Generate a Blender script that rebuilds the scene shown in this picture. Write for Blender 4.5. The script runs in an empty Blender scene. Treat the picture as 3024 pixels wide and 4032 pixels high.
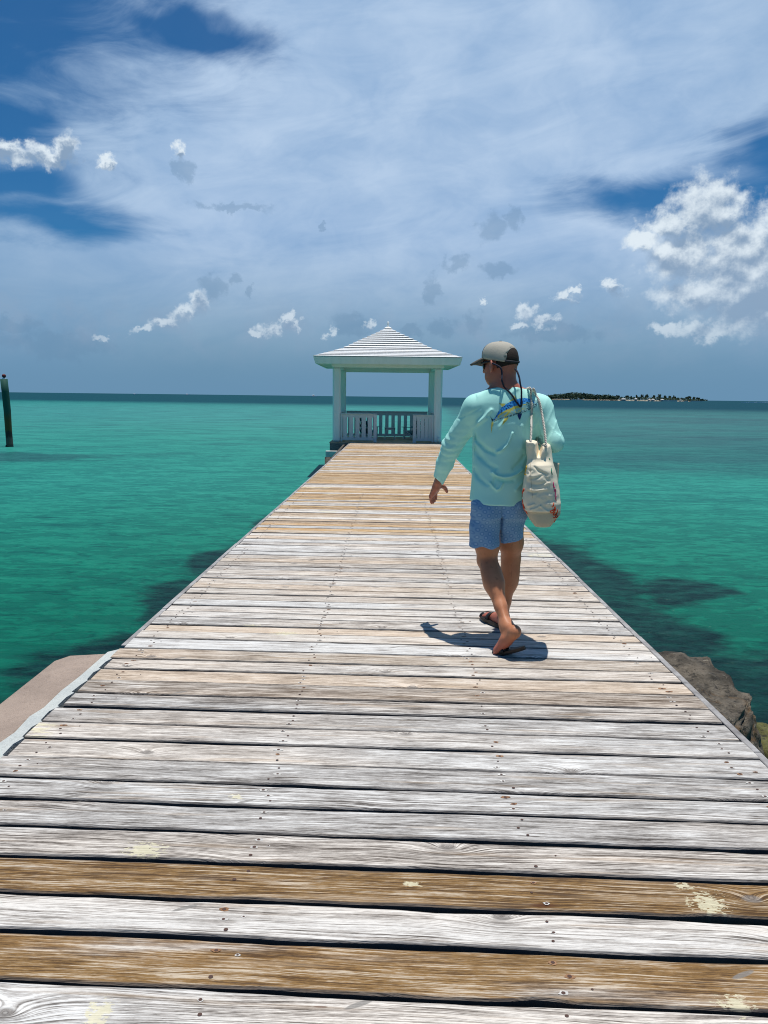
import bpy, bmesh, math, random
import numpy as np
from mathutils import Vector, noise as mn
from mathutils.bvhtree import BVHTree

# ============================================================ camera
SC = bpy.context.scene
COL = SC.collection
FPX = 3028.0                                   # focal length in pixels of the 3024 x 4032 photograph
TH = math.radians(8.53); RO = math.atan(.0119); H = 1.48
FW = np.array([0, math.cos(TH), -math.sin(TH)]); UP0 = np.array([0, math.sin(TH), math.cos(TH)])
RR = np.array([1., 0, 0])*math.cos(RO)+UP0*math.sin(RO)
UU = -np.array([1., 0, 0])*math.sin(RO)+UP0*math.cos(RO)
CC = np.array([0, 0, H])
def PY(x, y, Y):
    d = FW*FPX+RR*(x-1512)-UU*(y-2016)
    return CC+d*(Y/d[1])
def PZ(x, y, z=0.):
    d = FW*FPX+RR*(x-1512)-UU*(y-2016)
    return CC+d*((z-H)/d[2])
cam = bpy.data.cameras.new('camera')
co = bpy.data.objects.new('camera', cam); COL.objects.link(co)
cam.sensor_fit = 'VERTICAL'; cam.sensor_height = 36; cam.lens = FPX/4032*36
cam.clip_start = .05; cam.clip_end = 60000
from mathutils import Matrix
m = Matrix(((RR[0], UU[0], -FW[0], 0), (RR[1], UU[1], -FW[1], 0), (RR[2], UU[2], -FW[2], H), (0, 0, 0, 1)))
co.matrix_world = m
SC.camera = co
SC.view_settings.view_transform = 'Standard'; SC.view_settings.look = 'None'
SC.view_settings.exposure = 0.0; SC.view_settings.gamma = 1
SC.cycles.use_denoising = True; SC.cycles.filter_width = 1.05
SC.cycles.max_bounces = 6; SC.cycles.transparent_max_bounces = 8

# ============================================================ node helper
class NT:
    def __init__(s, tree):
        s.t = tree; s.n = tree.nodes; s.l = tree.links
    def put(s, sock, v):
        if isinstance(v, bpy.types.NodeSocket): s.l.new(v, sock)
        elif v is not None:
            if hasattr(sock, 'default_value'):
                try: sock.default_value = v
                except Exception:
                    sock.default_value = (*v, 1.0) if len(v) == 3 else v
    def new(s, typ, **kw):
        nd = s.n.new(typ)
        for k, v in kw.items(): setattr(nd, k, v)
        return nd
    def m(s, op, a, b=None, c=None, clamp=False):
        nd = s.new('ShaderNodeMath', operation=op, use_clamp=clamp)
        s.put(nd.inputs[0], a); s.put(nd.inputs[1], b); s.put(nd.inputs[2], c)
        return nd.outputs[0]
    def v(s, op, a, b=None, c=None, scale=None):
        nd = s.new('ShaderNodeVectorMath', operation=op)
        s.put(nd.inputs[0], a)
        if b is not None: s.put(nd.inputs[1], b)
        if c is not None: s.put(nd.inputs[2], c)
        if scale is not None: s.put(nd.inputs['Scale'], scale)
        return nd.outputs['Value'] if op in ('LENGTH', 'DOT_PRODUCT', 'DISTANCE') else nd.outputs[0]
    def xyz(s, v):
        nd = s.new('ShaderNodeSeparateXYZ'); s.l.new(v, nd.inputs[0]); return nd.outputs
    def vec(s, x=0., y=0., z=0.):
        nd = s.new('ShaderNodeCombineXYZ')
        for i, q in enumerate((x, y, z)): s.put(nd.inputs[i], q)
        return nd.outputs[0]
    def noise(s, v, scale=1., detail=3., rough=.5, dist=0., dim='3D', col=False):
        nd = s.new('ShaderNodeTexNoise', noise_dimensions=dim)
        s.put(nd.inputs['Vector'], v); nd.inputs['Scale'].default_value = scale
        nd.inputs['Detail'].default_value = detail; nd.inputs['Roughness'].default_value = rough
        nd.inputs['Distortion'].default_value = dist
        return nd.outputs[1 if col else 0]
    def ss(s, x, a, b, lo=0., hi=1.):          # smoothstep
        nd = s.new('ShaderNodeMapRange', interpolation_type='SMOOTHSTEP')
        s.put(nd.inputs[0], x); s.put(nd.inputs[1], a); s.put(nd.inputs[2], b)
        s.put(nd.inputs[3], lo); s.put(nd.inputs[4], hi)
        return nd.outputs[0]
    def mix(s, f, a, b, mode='MIX'):
        nd = s.new('ShaderNodeMix', data_type='RGBA', blend_type=mode)
        s.put(nd.inputs[0], f); s.put(nd.inputs[6], a if isinstance(a, bpy.types.NodeSocket) else (*a[:3], 1)); 
        s.put(nd.inputs[7], b if isinstance(b, bpy.types.NodeSocket) else (*b[:3], 1))
        return nd.outputs[2]
    def attr(s, name, out='Fac'):
        nd = s.new('ShaderNodeAttribute', attribute_name=name); return nd.outputs[out]
    def bump(s, h, strength=.5, dist=.01, normal=None):
        nd = s.new('ShaderNodeBump'); s.put(nd.inputs['Height'], h)
        nd.inputs['Strength'].default_value = strength; nd.inputs['Distance'].default_value = dist
        if normal is not None: s.l.new(normal, nd.inputs['Normal'])
        return nd.outputs[0]

# ============================================================ sky
SUN_EL = 86.5; SUN_AZ = 55.0                   # degrees; azimuth from +Y towards +X
world = bpy.data.worlds.new('World'); SC.world = world; world.use_nodes = True
def build_sky():
    t = world.node_tree; t.nodes.clear(); N = NT(t)
    out = N.new('ShaderNodeOutputWorld'); bg = N.new('ShaderNodeBackground')
    bg.inputs[1].default_value = 0.1
    sky = N.new('ShaderNodeTexSky', sky_type='NISHITA', sun_disc=False)
    sky.sun_elevation = math.radians(SUN_EL); sky.sun_rotation = math.radians(SUN_AZ)
    sky.air_density = 1.0; sky.dust_density = .6; sky.ozone_density = 2.0
    tc = N.new('ShaderNodeTexCoord')
    D = N.v('NORMALIZE', tc.outputs['Generated'])
    x, y, z = N.xyz(D)
    az = N.m('MULTIPLY', N.m('ARCTAN2', x, y), 57.2958)
    el = N.m('MULTIPLY', N.m('ARCSINE', z), 57.2958)
    p = N.vec(az, el, 0.)
    # warps
    wn = N.noise(N.vec(N.m('MULTIPLY', az, .5), el), .16, 3, .55, col=True)
    wv = N.v('SUBTRACT', wn, (.5, .5, .5))
    pw = N.v('ADD', p, N.v('MULTIPLY', wv, (14, 7, 0)))          # slow wisps
    sn = N.noise(p, .9, 6, .62, col=True)
    sv = N.v('SUBTRACT', sn, (.5, .5, .5))
    pc = N.v('ADD', p, N.v('MULTIPLY', sv, (2.6, 2.2, 0)))        # billows
    def fields(P, blobs, k):
        acc = None
        for (a, e, ra, re) in blobs:
            q = N.v('MULTIPLY_ADD', P, (1/ra, 1/re, 0), (-a/ra, -e/re, 0))
            L = N.v('LENGTH', q)
            if acc is None: acc = L
            else:
                nd = N.new('ShaderNodeMath', operation='SMOOTH_MIN')
                N.put(nd.inputs[0], acc); N.put(nd.inputs[1], L); nd.inputs[2].default_value = k
                acc = nd.outputs[0]
        return acc
    # clear blue behind, thin white veil in front with holes
    sk = N.v('MULTIPLY', sky.outputs[0], (.10, .44, .72))
    holes = [(-24, 24, 11, 6), (-13, 23.2, 4.5, 1.5), (-26, 17.2, 5.5, 2.2), (-22.5, 11.2, 5, 1.6), (-27, 13, 5, 1.3),
             (21.5, 13.4, 8, 1.8), (27, 15.5, 6, 1.6), (-31, 24, 12, 9)]
    hf = fields(pw, holes, .35)
    wisp = N.noise(N.vec(N.m('MULTIPLY_ADD', el, 1.1, N.m('MULTIPLY', az, .35)), N.m('MULTIPLY_ADD', az, -.5, N.m('MULTIPLY', el, 1.5))), .2, 7, .62, .6)
    hole = N.ss(N.m('ADD', hf, N.m('MULTIPLY', N.m('SUBTRACT', wisp, .5), 1.6)), .35, 1.55, 1, 0)
    veil_n = N.noise(pw, .13, 5, .55)
    elv = N.ss(el, 0., 12.)
    veil_lo = N.mix(veil_n, (1.35, 2.75, 4.05), (1.75, 3.2, 4.5))
    brt = N.m('ADD', N.ss(wisp, .25, .75, 0, .5), N.ss(veil_n, .3, .7, 0, .5))
    veil_hi = N.mix(brt, (2.7, 4.3, 6.7), (5.0, 6.4, 8.3))
    veil = N.mix(elv, veil_lo, veil_hi)
    # darker blue-grey towards the far right at top and towards the left edge
    edge = N.ss(N.m('ABSOLUTE', N.m('SUBTRACT', az, 3.)), 14., 32., 0, .5)
    veil = N.mix(edge, veil, (1.6, 3.2, 5.3))
    cover = N.m('MULTIPLY', N.m('SUBTRACT', 1., N.m('MULTIPLY', hole, .95)), N.ss(wisp, .1, .4, .86, 1.0))
    # unseen sky overhead and behind is kept clear deep blue to lower ambient light
    clear = N.m('MAXIMUM', N.ss(el, 28., 42.), N.ss(N.m('ABSOLUTE', az), 42., 75.))
    cover = N.m('MULTIPLY', cover, N.m('SUBTRACT', 1., N.m('MULTIPLY', clear, .9)))
    c = N.mix(cover, sk, veil)
    # small grey scraps of cloud in shade
    bil = N.noise(N.v('ADD', p, (3.1, 7.7, 0)), .85, 7, .6)
    bil_up = N.noise(N.v('ADD', p, (2.9, 8.35, 0)), .85, 7, .6)
    n0 = N.m('SUBTRACT', bil, .5)
    grey = [(-12.4, 7.5, 1.1, 1.1), (-10.9, 7.9, .6, .5), (-9.7, 7.4, .4, .4), (7.4, 11.7, 1.3, 1.1), (8.9, 12.3, .7, .9), (5.0, 9.4, 1.3, .6),
            (8.0, 9.0, 1.6, .6), (3.3, 7.6, .7, 1.1), (-10.9, 12.8, 2.7, .35), (-14.1, 14.7, .7, .9), (-4.8, 11.6, .3, .4),
            (-2.6, 5.1, 1.7, .9), (-25.5, 4.3, 2.6, .6), (4.2, 4.9, 1.2, .8), (6.3, 5.3, .7, 1.0), (1.9, 4.9, .8, .6), (-22.5, 3.2, 4, 1.1), (12, 4.5, 4, .7)]
    gf = N.m('ADD', N.m('SUBTRACT', 1., fields(pc, grey, .12)), N.m('MULTIPLY', n0, 1.3))
    gd = N.ss(gf, -.1, .5)
    c = N.mix(N.m('MULTIPLY', gd, .36), c, (1.3, 2.45, 3.9))
    # soft far cloud bank near the horizon
    bank = N.m('MULTIPLY', N.ss(N.m('ABSOLUTE', N.m('SUBTRACT', el, 4.6)), .6, 3.4, 1, 0), N.ss(N.noise(p, .33, 6, .6), .42, .72))
    c = N.mix(N.m('MULTIPLY', bank, .5), c, (2.6, 3.7, 5.2))
    # cumulus heaps
    cum = [(24.3, 8.4, 4.2, 3.7), (21.6, 12.3, 2.3, 1.9), (19.3, 11.4, 1.6, 1.1), (17.8, 10.6, 1.2, .7), (20.2, 9.6, 2.2, 1.9), (23.9, 9.5, 2.6, 2.4), (26.3, 11.2, 1.7, 1.9),
           (21.4, 6.9, 2.6, 1.0), (24.6, 6.0, 2.8, 1.6), (27.4, 8.0, 2.8, 3.4), (19.6, 4.9, 1.0, .4), (22.2, 4.6, 2.0, .7),
           (-13.4, 6.4, .9, .9), (-14.3, 5.5, 1.1, .7), (-15.7, 4.8, 1.4, .5), (-17.2, 4.4, 1.0, .35),
           (-8.2, 4.7, 1.1, .6), (-7.1, 5.3, .5, .6), (-6.7, 4.9, .6, .5), (-9.3, 4.3, .8, .35),
           (10.1, 6.2, .9, .8), (11.4, 5.4, 1.2, .5), (9.6, 5.2, .8, .4), (12.8, 7.1, .9, .6), (13.4, 7.6, .4, .4), (15.8, 7.6, .8, .7),
           (-21.6, 15.3, .9, 1.3), (-22.6, 14.7, 1.6, .7), (-19.2, 15.0, .8, .6), (-25.0, 14.9, 2.8, .8), (-14.3, 15.8, .6, .7), (-4, 4.6, .5, .4), (-1.3, 5.2, .6, .4), (6.9, 6.9, .3, .4), (-20, 3.8, .7, .3)]
    cum = [(a_, e_, ra*1.25, re*1.22) for (a_, e_, ra, re) in cum[:12]]+cum[12:]
    cf = N.m('ADD', N.m('SUBTRACT', 1., fields(pc, cum, .16)), N.m('MULTIPLY', n0, 1.15))
    dens = N.ss(cf, -.08, .62)
    b2 = N.noise(N.v('ADD', p, (3.1, 7.7, 0)), .42, 5, .5); b2u = N.noise(N.v('ADD', p, (2.8, 8.7, 0)), .42, 5, .5)
    lit = N.m('ADD', N.m('ADD', N.m('MULTIPLY', N.m('SUBTRACT', bil, bil_up), .9), N.m('MULTIPLY', N.m('SUBTRACT', b2, b2u), 1.9)), N.m('MULTIPLY', n0, .5))
    # the upper rim catches the sun: the field just above is empty
    cf2 = N.m('SUBTRACT', 1., fields(N.v('ADD', pc, (-.25, .95, 0)), cum[:12], .16))
    cf3 = N.m('SUBTRACT', 1., fields(N.v('ADD', pc, (-.1, .5, 0)), cum[12:], .16))
    cf2 = N.m('MAXIMUM', cf2, N.m('MULTIPLY', cf3, 1.5))
    rim = N.ss(cf2, -.3, .95, .95, -.12)
    small = N.m('ADD', N.m('MULTIPLY', lit, 1.2), rim)
    lum = N.ss(small, -.32, .84)
    ccol = N.mix(lum, (2.5, 3.6, 5.1), (7.6, 8.5, 9.2))
    far = N.ss(el, 3.0, 10., .50, 1.)
    c = N.mix(N.m('MULTIPLY', N.m('MULTIPLY', dens, far), .96), c, ccol)
    # haze at the horizon and below it
    c = N.mix(N.ss(el, .0, 4.5, .85, 0), c, (1.4, 2.8, 4.35))
    N.l.new(c, bg.inputs[0]); N.l.new(bg.outputs[0], out.inputs[0])
build_sky()
sd = bpy.data.lights.new('sun', 'SUN'); sd.energy = 4.7; sd.angle = math.radians(.53); sd.color = (1., .965, .91)
so = bpy.data.objects.new('sun', sd); COL.objects.link(so)
e, a = math.radians(SUN_EL), math.radians(SUN_AZ)
so.rotation_euler = Vector((-math.sin(a)*math.cos(e), -math.cos(a)*math.cos(e), -math.sin(e))).to_track_quat('-Z', 'Y').to_euler()
so.location = (0, 0, 30)

# ============================================================ materials
def mat(name, col=None, rough=.6, spec=.3, fn=None):
    mt = bpy.data.materials.new(name); mt.use_nodes = True
    N = NT(mt.node_tree); b = mt.node_tree.nodes['Principled BSDF']
    b.inputs['Roughness'].default_value = rough; b.inputs['Specular IOR Level'].default_value = spec
    if col is not None: b.inputs['Base Color'].default_value = (*col, 1)
    if fn: fn(N, b)
    return mt
def fabric(c1, c2, scale=40, bs=.25):
    def f(N, b):
        o = N.new('ShaderNodeTexCoord').outputs['Object']
        n = N.noise(o, scale, 4, .6); n2 = N.noise(o, 6, 3, .5)
        N.put(b.inputs['Base Color'], N.mix(N.m('ADD', N.m('MULTIPLY', n, .5), N.m('MULTIPLY', n2, .5)), c1, c2))
        N.put(b.inputs['Normal'], N.bump(N.m('ADD', n, N.m('MULTIPLY', n2, 1.5)), bs, .004))
    return f
M = {}
def deck_wood(N, b):
    uv = N.new('ShaderNodeTexCoord').outputs['UV']
    u, v, _ = N.xyz(uv)
    rnd = N.attr('plank', 'Vector'); r, br, lt = N.xyz(rnd)      # random, brownness, lightness
    vl = N.attr('across')
    # knots: distance in metres to the nearest of sparse points
    vor = N.new('ShaderNodeTexVoronoi', voronoi_dimensions='2D', feature='F1')
    vor.inputs['Scale'].default_value = 1.0; vor.inputs['Randomness'].default_value = 1.0
    N.put(vor.inputs['Vector'], N.vec(N.m('MULTIPLY', u, 1.05), N.m('MULTIPLY', v, 2.2)))
    kd = N.v('MULTIPLY', N.v('SUBTRACT', N.vec(N.m('MULTIPLY', u, 1.05), N.m('MULTIPLY', v, 2.2)), vor.outputs['Position']), (1/1.05*.6, 1/2.2, 0))
    d = N.v('LENGTH', kd)
    warp = N.noise(N.vec(N.m('MULTIPLY', u, .8), N.m('MULTIPLY', v, 5)), 1., 2, .5)
    warp2 = N.noise(N.vec(N.m('MULTIPLY', u, 4), N.m('MULTIPLY', v, 12)), 1., 2, .5)
    knot = N.m('POWER', 2.718, N.m('MULTIPLY', d, -24.))
    h = N.m('ADD', N.m('ADD', v, N.m('MULTIPLY', warp, .07)), N.m('ADD', N.m('MULTIPLY', knot, .075), N.m('MULTIPLY', warp2, .005)))
    # growth bands, streaks and single fibres
    ring = N.noise(N.vec(N.m('MULTIPLY', u, 1.8), N.m('MULTIPLY', h, 100)), 1., 5, .75)
    ring2 = N.ss(N.noise(N.vec(N.m('MULTIPLY', u, 5.5), N.m('MULTIPLY', h, 190), 2.), 1., 3, .7), .36, .64)
    fib = N.noise(N.vec(N.m('MULTIPLY', u, 34), N.m('MULTIPLY', v, 520)), 1., 3, .75)
    patch = N.noise(N.vec(N.m('MULTIPLY', u, 3.6), N.m('MULTIPLY', v, 15)), 1., 6, .72)
    streak = N.noise(N.vec(N.m('MULTIPLY', u, 2.0), N.m('MULTIPLY', v, 42)), 1., 4, .65)
    rw = N.noise(N.vec(N.m('MULTIPLY', u, .55), N.m('MULTIPLY', h, 70), 6.), 1., 1, .4)
    rings = N.m('MULTIPLY_ADD', N.m('SINE', N.m('MULTIPLY', rw, 42.)), .5, .5)
    rk = N.ss(r, .25, .8, .15, .85)
    def t(x, k): return N.m('MULTIPLY', N.m('SUBTRACT', x, .5), k)
    g = N.m('ADD', N.m('ADD', N.m('ADD', t(ring, 1.7), t(ring2, .62)), N.m('ADD', t(fib, 1.5), t(patch, 1.9))), N.m('ADD', t(streak, 1.2), N.m('ADD', t(lt, .75), .60)))
    g = N.m('ADD', g, N.m('MULTIPLY', N.m('MULTIPLY', N.m('SUBTRACT', rings, .5), rk), .8))
    white = N.mix(N.ss(g, .62, 1.15), N.mix(N.ss(g, -.05, .68), (.085, .072, .062), (.42, .395, .365)), (.70, .685, .65))
    brown = N.mix(N.ss(g, .55, 1.2), N.mix(N.ss(g, .0, .6), (.085, .045, .018), (.255, .145, .05)), (.52, .43, .32))
    bm = N.m('ADD', br, N.m('MULTIPLY', N.m('SUBTRACT', N.noise(N.vec(N.m('MULTIPLY', u, .9), N.m('MULTIPLY', v, 11), 5.), 1., 4, .6), .5), 1.5))
    c = N.mix(N.ss(bm, .36, .72), white, brown)
    tan = N.ss(N.noise(N.vec(N.m('MULTIPLY', u, 1.3), N.m('MULTIPLY', v, 24), 9.), 1., 3, .55), .56, .72, 0, .42)
    c = N.mix(tan, c, (.40, .30, .20))
    ta = N.attr('tanned'); tm = N.m('MULTIPLY', ta, N.ss(N.m('ADD', patch, N.m('MULTIPLY', N.m('SUBTRACT', ring, .5), .8)), .45, .85, 1, .25))
    c = N.mix(tm, c, N.mix(N.ss(g, .1, 1.15), (.17, .095, .032), (.54, .36, .175)))
    c = N.mix(N.ss(N.noise(N.vec(N.m('MULTIPLY', u, .35), N.m('MULTIPLY', v, 1.7), 7.), 1., 1, .5), .42, .6, 0, .55), c, N.v('MULTIPLY', c, (1.08, .97, .86)))
    # knot heart, whitish ring round it
    heart = N.ss(d, .012, .022, 1, 0)
    c = N.mix(N.m('MULTIPLY', heart, .75), c, N.mix(ring2, (.10, .085, .075), (.30, .27, .24)))
    crack = N.noise(N.vec(N.m('MULTIPLY', u, 1.1), N.m('MULTIPLY', h, 210), 4.), 1., 3, .7)
    c = N.mix(N.ss(crack, .62, .70, 0, .8), c, (.10, .085, .075))
    # spike knots cut lengthwise by the saw
    vo2 = N.new('ShaderNodeTexVoronoi', voronoi_dimensions='2D', feature='F1'); vo2.inputs['Scale'].default_value = 1.
    s2 = N.vec(N.m('MULTIPLY', u, .8), N.m('MULTIPLY', v, 1.9), 0.); N.put(vo2.inputs['Vector'], N.v('ADD', s2, (5.3, 2.1, 0)))
    dd = N.v('SUBTRACT', N.v('ADD', s2, (5.3, 2.1, 0)), vo2.outputs['Position']); dx, dy, _ = N.xyz(dd)
    dx = N.m('MULTIPLY', dx, 1/.8); dy = N.m('MULTIPLY', dy, 1/1.9)
    sa = N.m('ADD', N.m('MULTIPLY', dx, .90), N.m('MULTIPLY', dy, .44)); sb = N.m('SUBTRACT', N.m('MULTIPLY', dy, .90), N.m('MULTIPLY', dx, .44))
    sk_ = N.v('LENGTH', N.vec(N.m('MULTIPLY', sa, 1/.042), N.m('MULTIPLY', sb, 1/.0085), 0.))
    c = N.mix(N.ss(sk_, .75, 1.05, .8, 0), c, N.mix(fib, (.09, .08, .07), (.36, .34, .31)))
    # mould and rust specks, pale paint splashes
    sp = N.ss(N.noise(N.vec(N.m('MULTIPLY', u, 9), N.m('MULTIPLY', v, 38), 3.), 1., 2, .5), .76, .80, 0, .7)
    c = N.mix(sp, c, (.13, .065, .04))
    paint = N.m('MULTIPLY', N.ss(N.noise(N.vec(u, v, 2.), 1.15, 1, .4), .73, .76), N.ss(N.noise(N.vec(N.m('MULTIPLY', u, 14), N.m('MULTIPLY', v, 40), 2.), 1., 4, .65), .45, .56))
    c = N.mix(N.m('MULTIPLY', paint, .8), c, (.70, .64, .44))
    P0 = N.new('ShaderNodeNewGeometry').outputs['Position']; acc = None
    for (qx, qy, ra, rb) in ((570, 3350, .075, .05), (2790, 3560, .06, .06), (2690, 3490, .03, .02), (390, 3990, .035, .05), (1125, 2495, .11, .05), (990, 2465, .07, .03), (930, 3140, .03, .02), (1620, 3480, .03, .015), (2900, 3960, .05, .04)):
        w = PZ(qx, qy); L = N.v('LENGTH', N.v('MULTIPLY_ADD', P0, (1/ra, 1/rb, 0), (-w[0]/ra, -w[1]/rb, 0)))
        acc = L if acc is None else N.m('MINIMUM', acc, L)
    sn_ = N.noise(N.v('MULTIPLY', P0, (1., 2.2, 0)), 42, 4, .65)
    c = N.mix(N.ss(N.m('ADD', acc, N.m('MULTIPLY', N.m('SUBTRACT', sn_, .5), 4.)), .55, .8, .8, 0), c, (.66, .61, .42))
    w = PZ(2140, 3565); L = N.v('LENGTH', N.v('MULTIPLY_ADD', P0, (1/.05, 1/.014, 0), (-w[0]/.05, -w[1]/.014, 0)))
    c = N.mix(N.ss(N.m('ADD', L, N.m('MULTIPLY', sn_, .8)), .5, 1.6, .8, 0), c, (.09, .028, .008))
    # worn arrises, darkened towards the board edges to strengthen the gap lines
    ea = N.m('ABSOLUTE', N.m('SUBTRACT', vl, .5))
    edge_dark = N.ss(N.m('ADD', ea, N.m('MULTIPLY', N.m('SUBTRACT', streak, .5), .10)), .445, .5, 0, .78)
    c = N.mix(edge_dark, c, (.12, .11, .105))
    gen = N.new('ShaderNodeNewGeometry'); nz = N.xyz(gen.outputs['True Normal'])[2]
    c = N.mix(N.ss(nz, .2, .7, .8, 0), c, (.05, .05, .052))      # end grain and sides darkened: shade in the gaps put into the colour
    N.put(b.inputs['Base Color'], c)
    hh = N.m('ADD', N.m('MULTIPLY', ring2, .5), N.m('ADD', N.m('MULTIPLY', ring, .8), N.m('MULTIPLY', fib, .25)))
    hh = N.m('ADD', hh, N.m('MULTIPLY', heart, -.6))
    N.put(b.inputs['Normal'], N.bump(hh, .75, .004))
M['deck'] = mat('weathered_deck_wood', rough=.78, spec=.25, fn=deck_wood)
def plain_wood(c1, c2):
    def f(N, b):
        o = N.new('ShaderNodeTexCoord').outputs['Object']
        n = N.noise(N.v('MULTIPLY', o, (1, 1, 6)), 5, 6, .65); n2 = N.noise(o, 25, 5, .6)
        N.put(b.inputs['Base Color'], N.mix(N.ss(N.m('ADD', N.m('MULTIPLY', n, .7), N.m('MULTIPLY', n2, .3)), .3, .7), c1, c2))
        N.put(b.inputs['Normal'], N.bump(n2, .5, .006))
    return f
M['dark_wood'] = mat('soaked_timber', rough=.8, fn=plain_wood((.035, .032, .028), (.14, .12, .095)))
M['grey_wood'] = mat('grey_edge_timber', rough=.8, fn=plain_wood((.16, .15, .145), (.40, .39, .38)))
M['white_wood'] = mat('whitewashed_timber', rough=.7, fn=plain_wood((.45, .46, .42), (.75, .76, .72)))
M['bleach'] = mat('bleached_wood', rough=.8, fn=plain_wood((.36, .34, .31), (.62, .60, .56)))
M['rust'] = mat('rust_stained_wood', rough=.8, fn=plain_wood((.14, .06, .025), (.38, .22, .12)))
M['nail'] = mat('rusty_nail', (.075, .04, .03), .7)
def paintf(c1, c2):
    def f(N, b):
        o = N.new('ShaderNodeTexCoord').outputs['Object']
        n = N.noise(N.v('MULTIPLY', o, (1, 1, .25)), 6, 6, .65)
        n2 = N.noise(o, 40, 3, .5)
        N.put(b.inputs['Base Color'], N.mix(N.ss(n, .35, .75), c1, c2))
        N.put(b.inputs['Normal'], N.bump(n2, .2, .003))
    return f
M['white'] = mat('gloss_white_paint', rough=.42, spec=.4, fn=paintf((.82, .82, .77), (.75, .76, .70)))
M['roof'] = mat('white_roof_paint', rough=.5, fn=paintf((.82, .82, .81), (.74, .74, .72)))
M['riser'] = mat('shade_toned_roof_riser', rough=.8, fn=paintf((.46, .43, .42), (.38, .355, .35)))  # darker tone puts the shadow lines between roof courses into the colour
M['rail'] = mat('grey_white_rail_paint', rough=.5, fn=paintf((.60, .62, .61), (.53, .55, .54)))
M['teal'] = mat('teal_chair_paint', rough=.4, fn=paintf((.015, .22, .25), (.01, .15, .18)))
M['navy_slat'] = mat('dark_teal_chair_paint', rough=.4, fn=paintf((.008, .06, .10), (.006, .045, .07)))
M['chair_frame'] = mat('pale_chair_frame', rough=.5, fn=paintf((.55, .58, .56), (.45, .48, .46)))
def concrete(c1, c2, c3):
    def f(N, b):
        o = N.new('ShaderNodeTexCoord').outputs['Object']
        n = N.noise(o, 2.2, 8, .72); n2 = N.noise(o, 75, 4, .7); n3 = N.noise(o, 18, 6, .75)
        c = N.mix(N.ss(n, .35, .65), c1, c2); c = N.mix(N.ss(n3, .56, .72, 0, .5), c, c3)
        c = N.mix(N.ss(n2, .56, .70, 0, .5), c, c3)
        N.put(b.inputs['Base Color'], c)
        N.put(b.inputs['Normal'], N.bump(N.m('ADD', n2, N.m('MULTIPLY', n3, 2.)), .9, .012))
    return f
M['pink_concrete'] = mat('pinkish_concrete', rough=.85, fn=concrete((.42, .325, .26), (.33, .255, .205), (.20, .155, .125)))
M['mortar'] = mat('pale_mortar', rough=.85, fn=concrete((.60, .62, .58), (.50, .53, .51), (.36, .38, .36)))
def rockf(c1, c2, c3, wet, spk=(.32, .28, .23)):
    def f(N, b):
        o = N.new('ShaderNodeTexCoord').outputs['Object']
        z = N.xyz(N.new('ShaderNodeNewGeometry').outputs['Position'])[2]
        n = N.noise(o, 2.6, 7, .68, .6); n2 = N.noise(o, 17, 6, .7); n3 = N.noise(o, 4.2, 3, .5, 1.)
        c = N.mix(N.ss(n, .34, .66), c1, c2)
        c = N.mix(N.ss(n3, .58, .66, 0, .8), c, c3)
        c = N.mix(N.ss(n2, .58, .70, 0, .6), c, spk)
        c = N.mix(N.ss(n2, .36, .48, .85, 0), c, (.03, .026, .02))
        c = N.mix(N.ss(N.m('ADD', z, N.m('MULTIPLY', n3, .25)), wet, wet+.18, .8, 0), c, (.028, .026, .014))
        N.put(b.inputs['Base Color'], c)
        N.put(b.inputs['Normal'], N.bump(N.m('ADD', N.m('MULTIPLY', n2, 1.1), n), 1., .06))
    return f
M['rock'] = mat('brown_grey_rock', rough=.8, fn=rockf((.05, .042, .030), (.215, .18, .135), (.13, .075, .03), -.98, (.42, .37, .29)))
M['algae_rock'] = mat('algae_rock', rough=.6, fn=rockf((.05, .052, .015), (.17, .16, .045), (.03, .05, .03), -1.3, (.24, .24, .08)))
def skinf(N, b):
    o = N.new('ShaderNodeTexCoord').outputs['Object']
    n = N.noise(o, 9, 4, .6); n2 = N.noise(o, 120, 3, .6); n3 = N.noise(N.v('MULTIPLY', o, (60, 60, 14)), 1, 4, .7)
    z = N.xyz(o)[2]
    c = N.mix(N.ss(n, .3, .7), (.42, .165, .080), (.50, .21, .105))
    red = N.m('MAXIMUM', N.ss(z, .05, .16, 1, 0), N.ss(z, 1.42, 1.55, 0, .9))
    red = N.m('MAXIMUM', red, N.m('MULTIPLY', N.ss(N.m('ABSOLUTE', N.m('SUBTRACT', z, .87)), .08, .12, 1, 0), .8))
    c = N.mix(red, c, (.42, .13, .085))
    hair = N.m('MULTIPLY', N.ss(n3, .56, .7, 0, .35), N.ss(N.m('ABSOLUTE', N.m('SUBTRACT', z, .42)), .28, .34, 1, 0))
    c = N.mix(hair, c, (.14, .07, .04))
    N.put(b.inputs['Base Color'], c); b.inputs['Subsurface Weight'].default_value = .08
    b.inputs['Subsurface Radius'].default_value = (.01, .004, .002)
    N.put(b.inputs['Normal'], N.bump(n2, .25, .003))
M['skin'] = mat('tanned_skin', rough=.5, spec=.35, fn=skinf)
M['hair'] = mat('short_dark_hair', rough=.8, fn=fabric((.012, .008, .006), (.035, .022, .015), 150, .6))
M['shirt'] = mat('mint_shirt_cloth', rough=.62, spec=.25, fn=fabric((.40, .76, .67), (.45, .81, .72), 250, .12))
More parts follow.
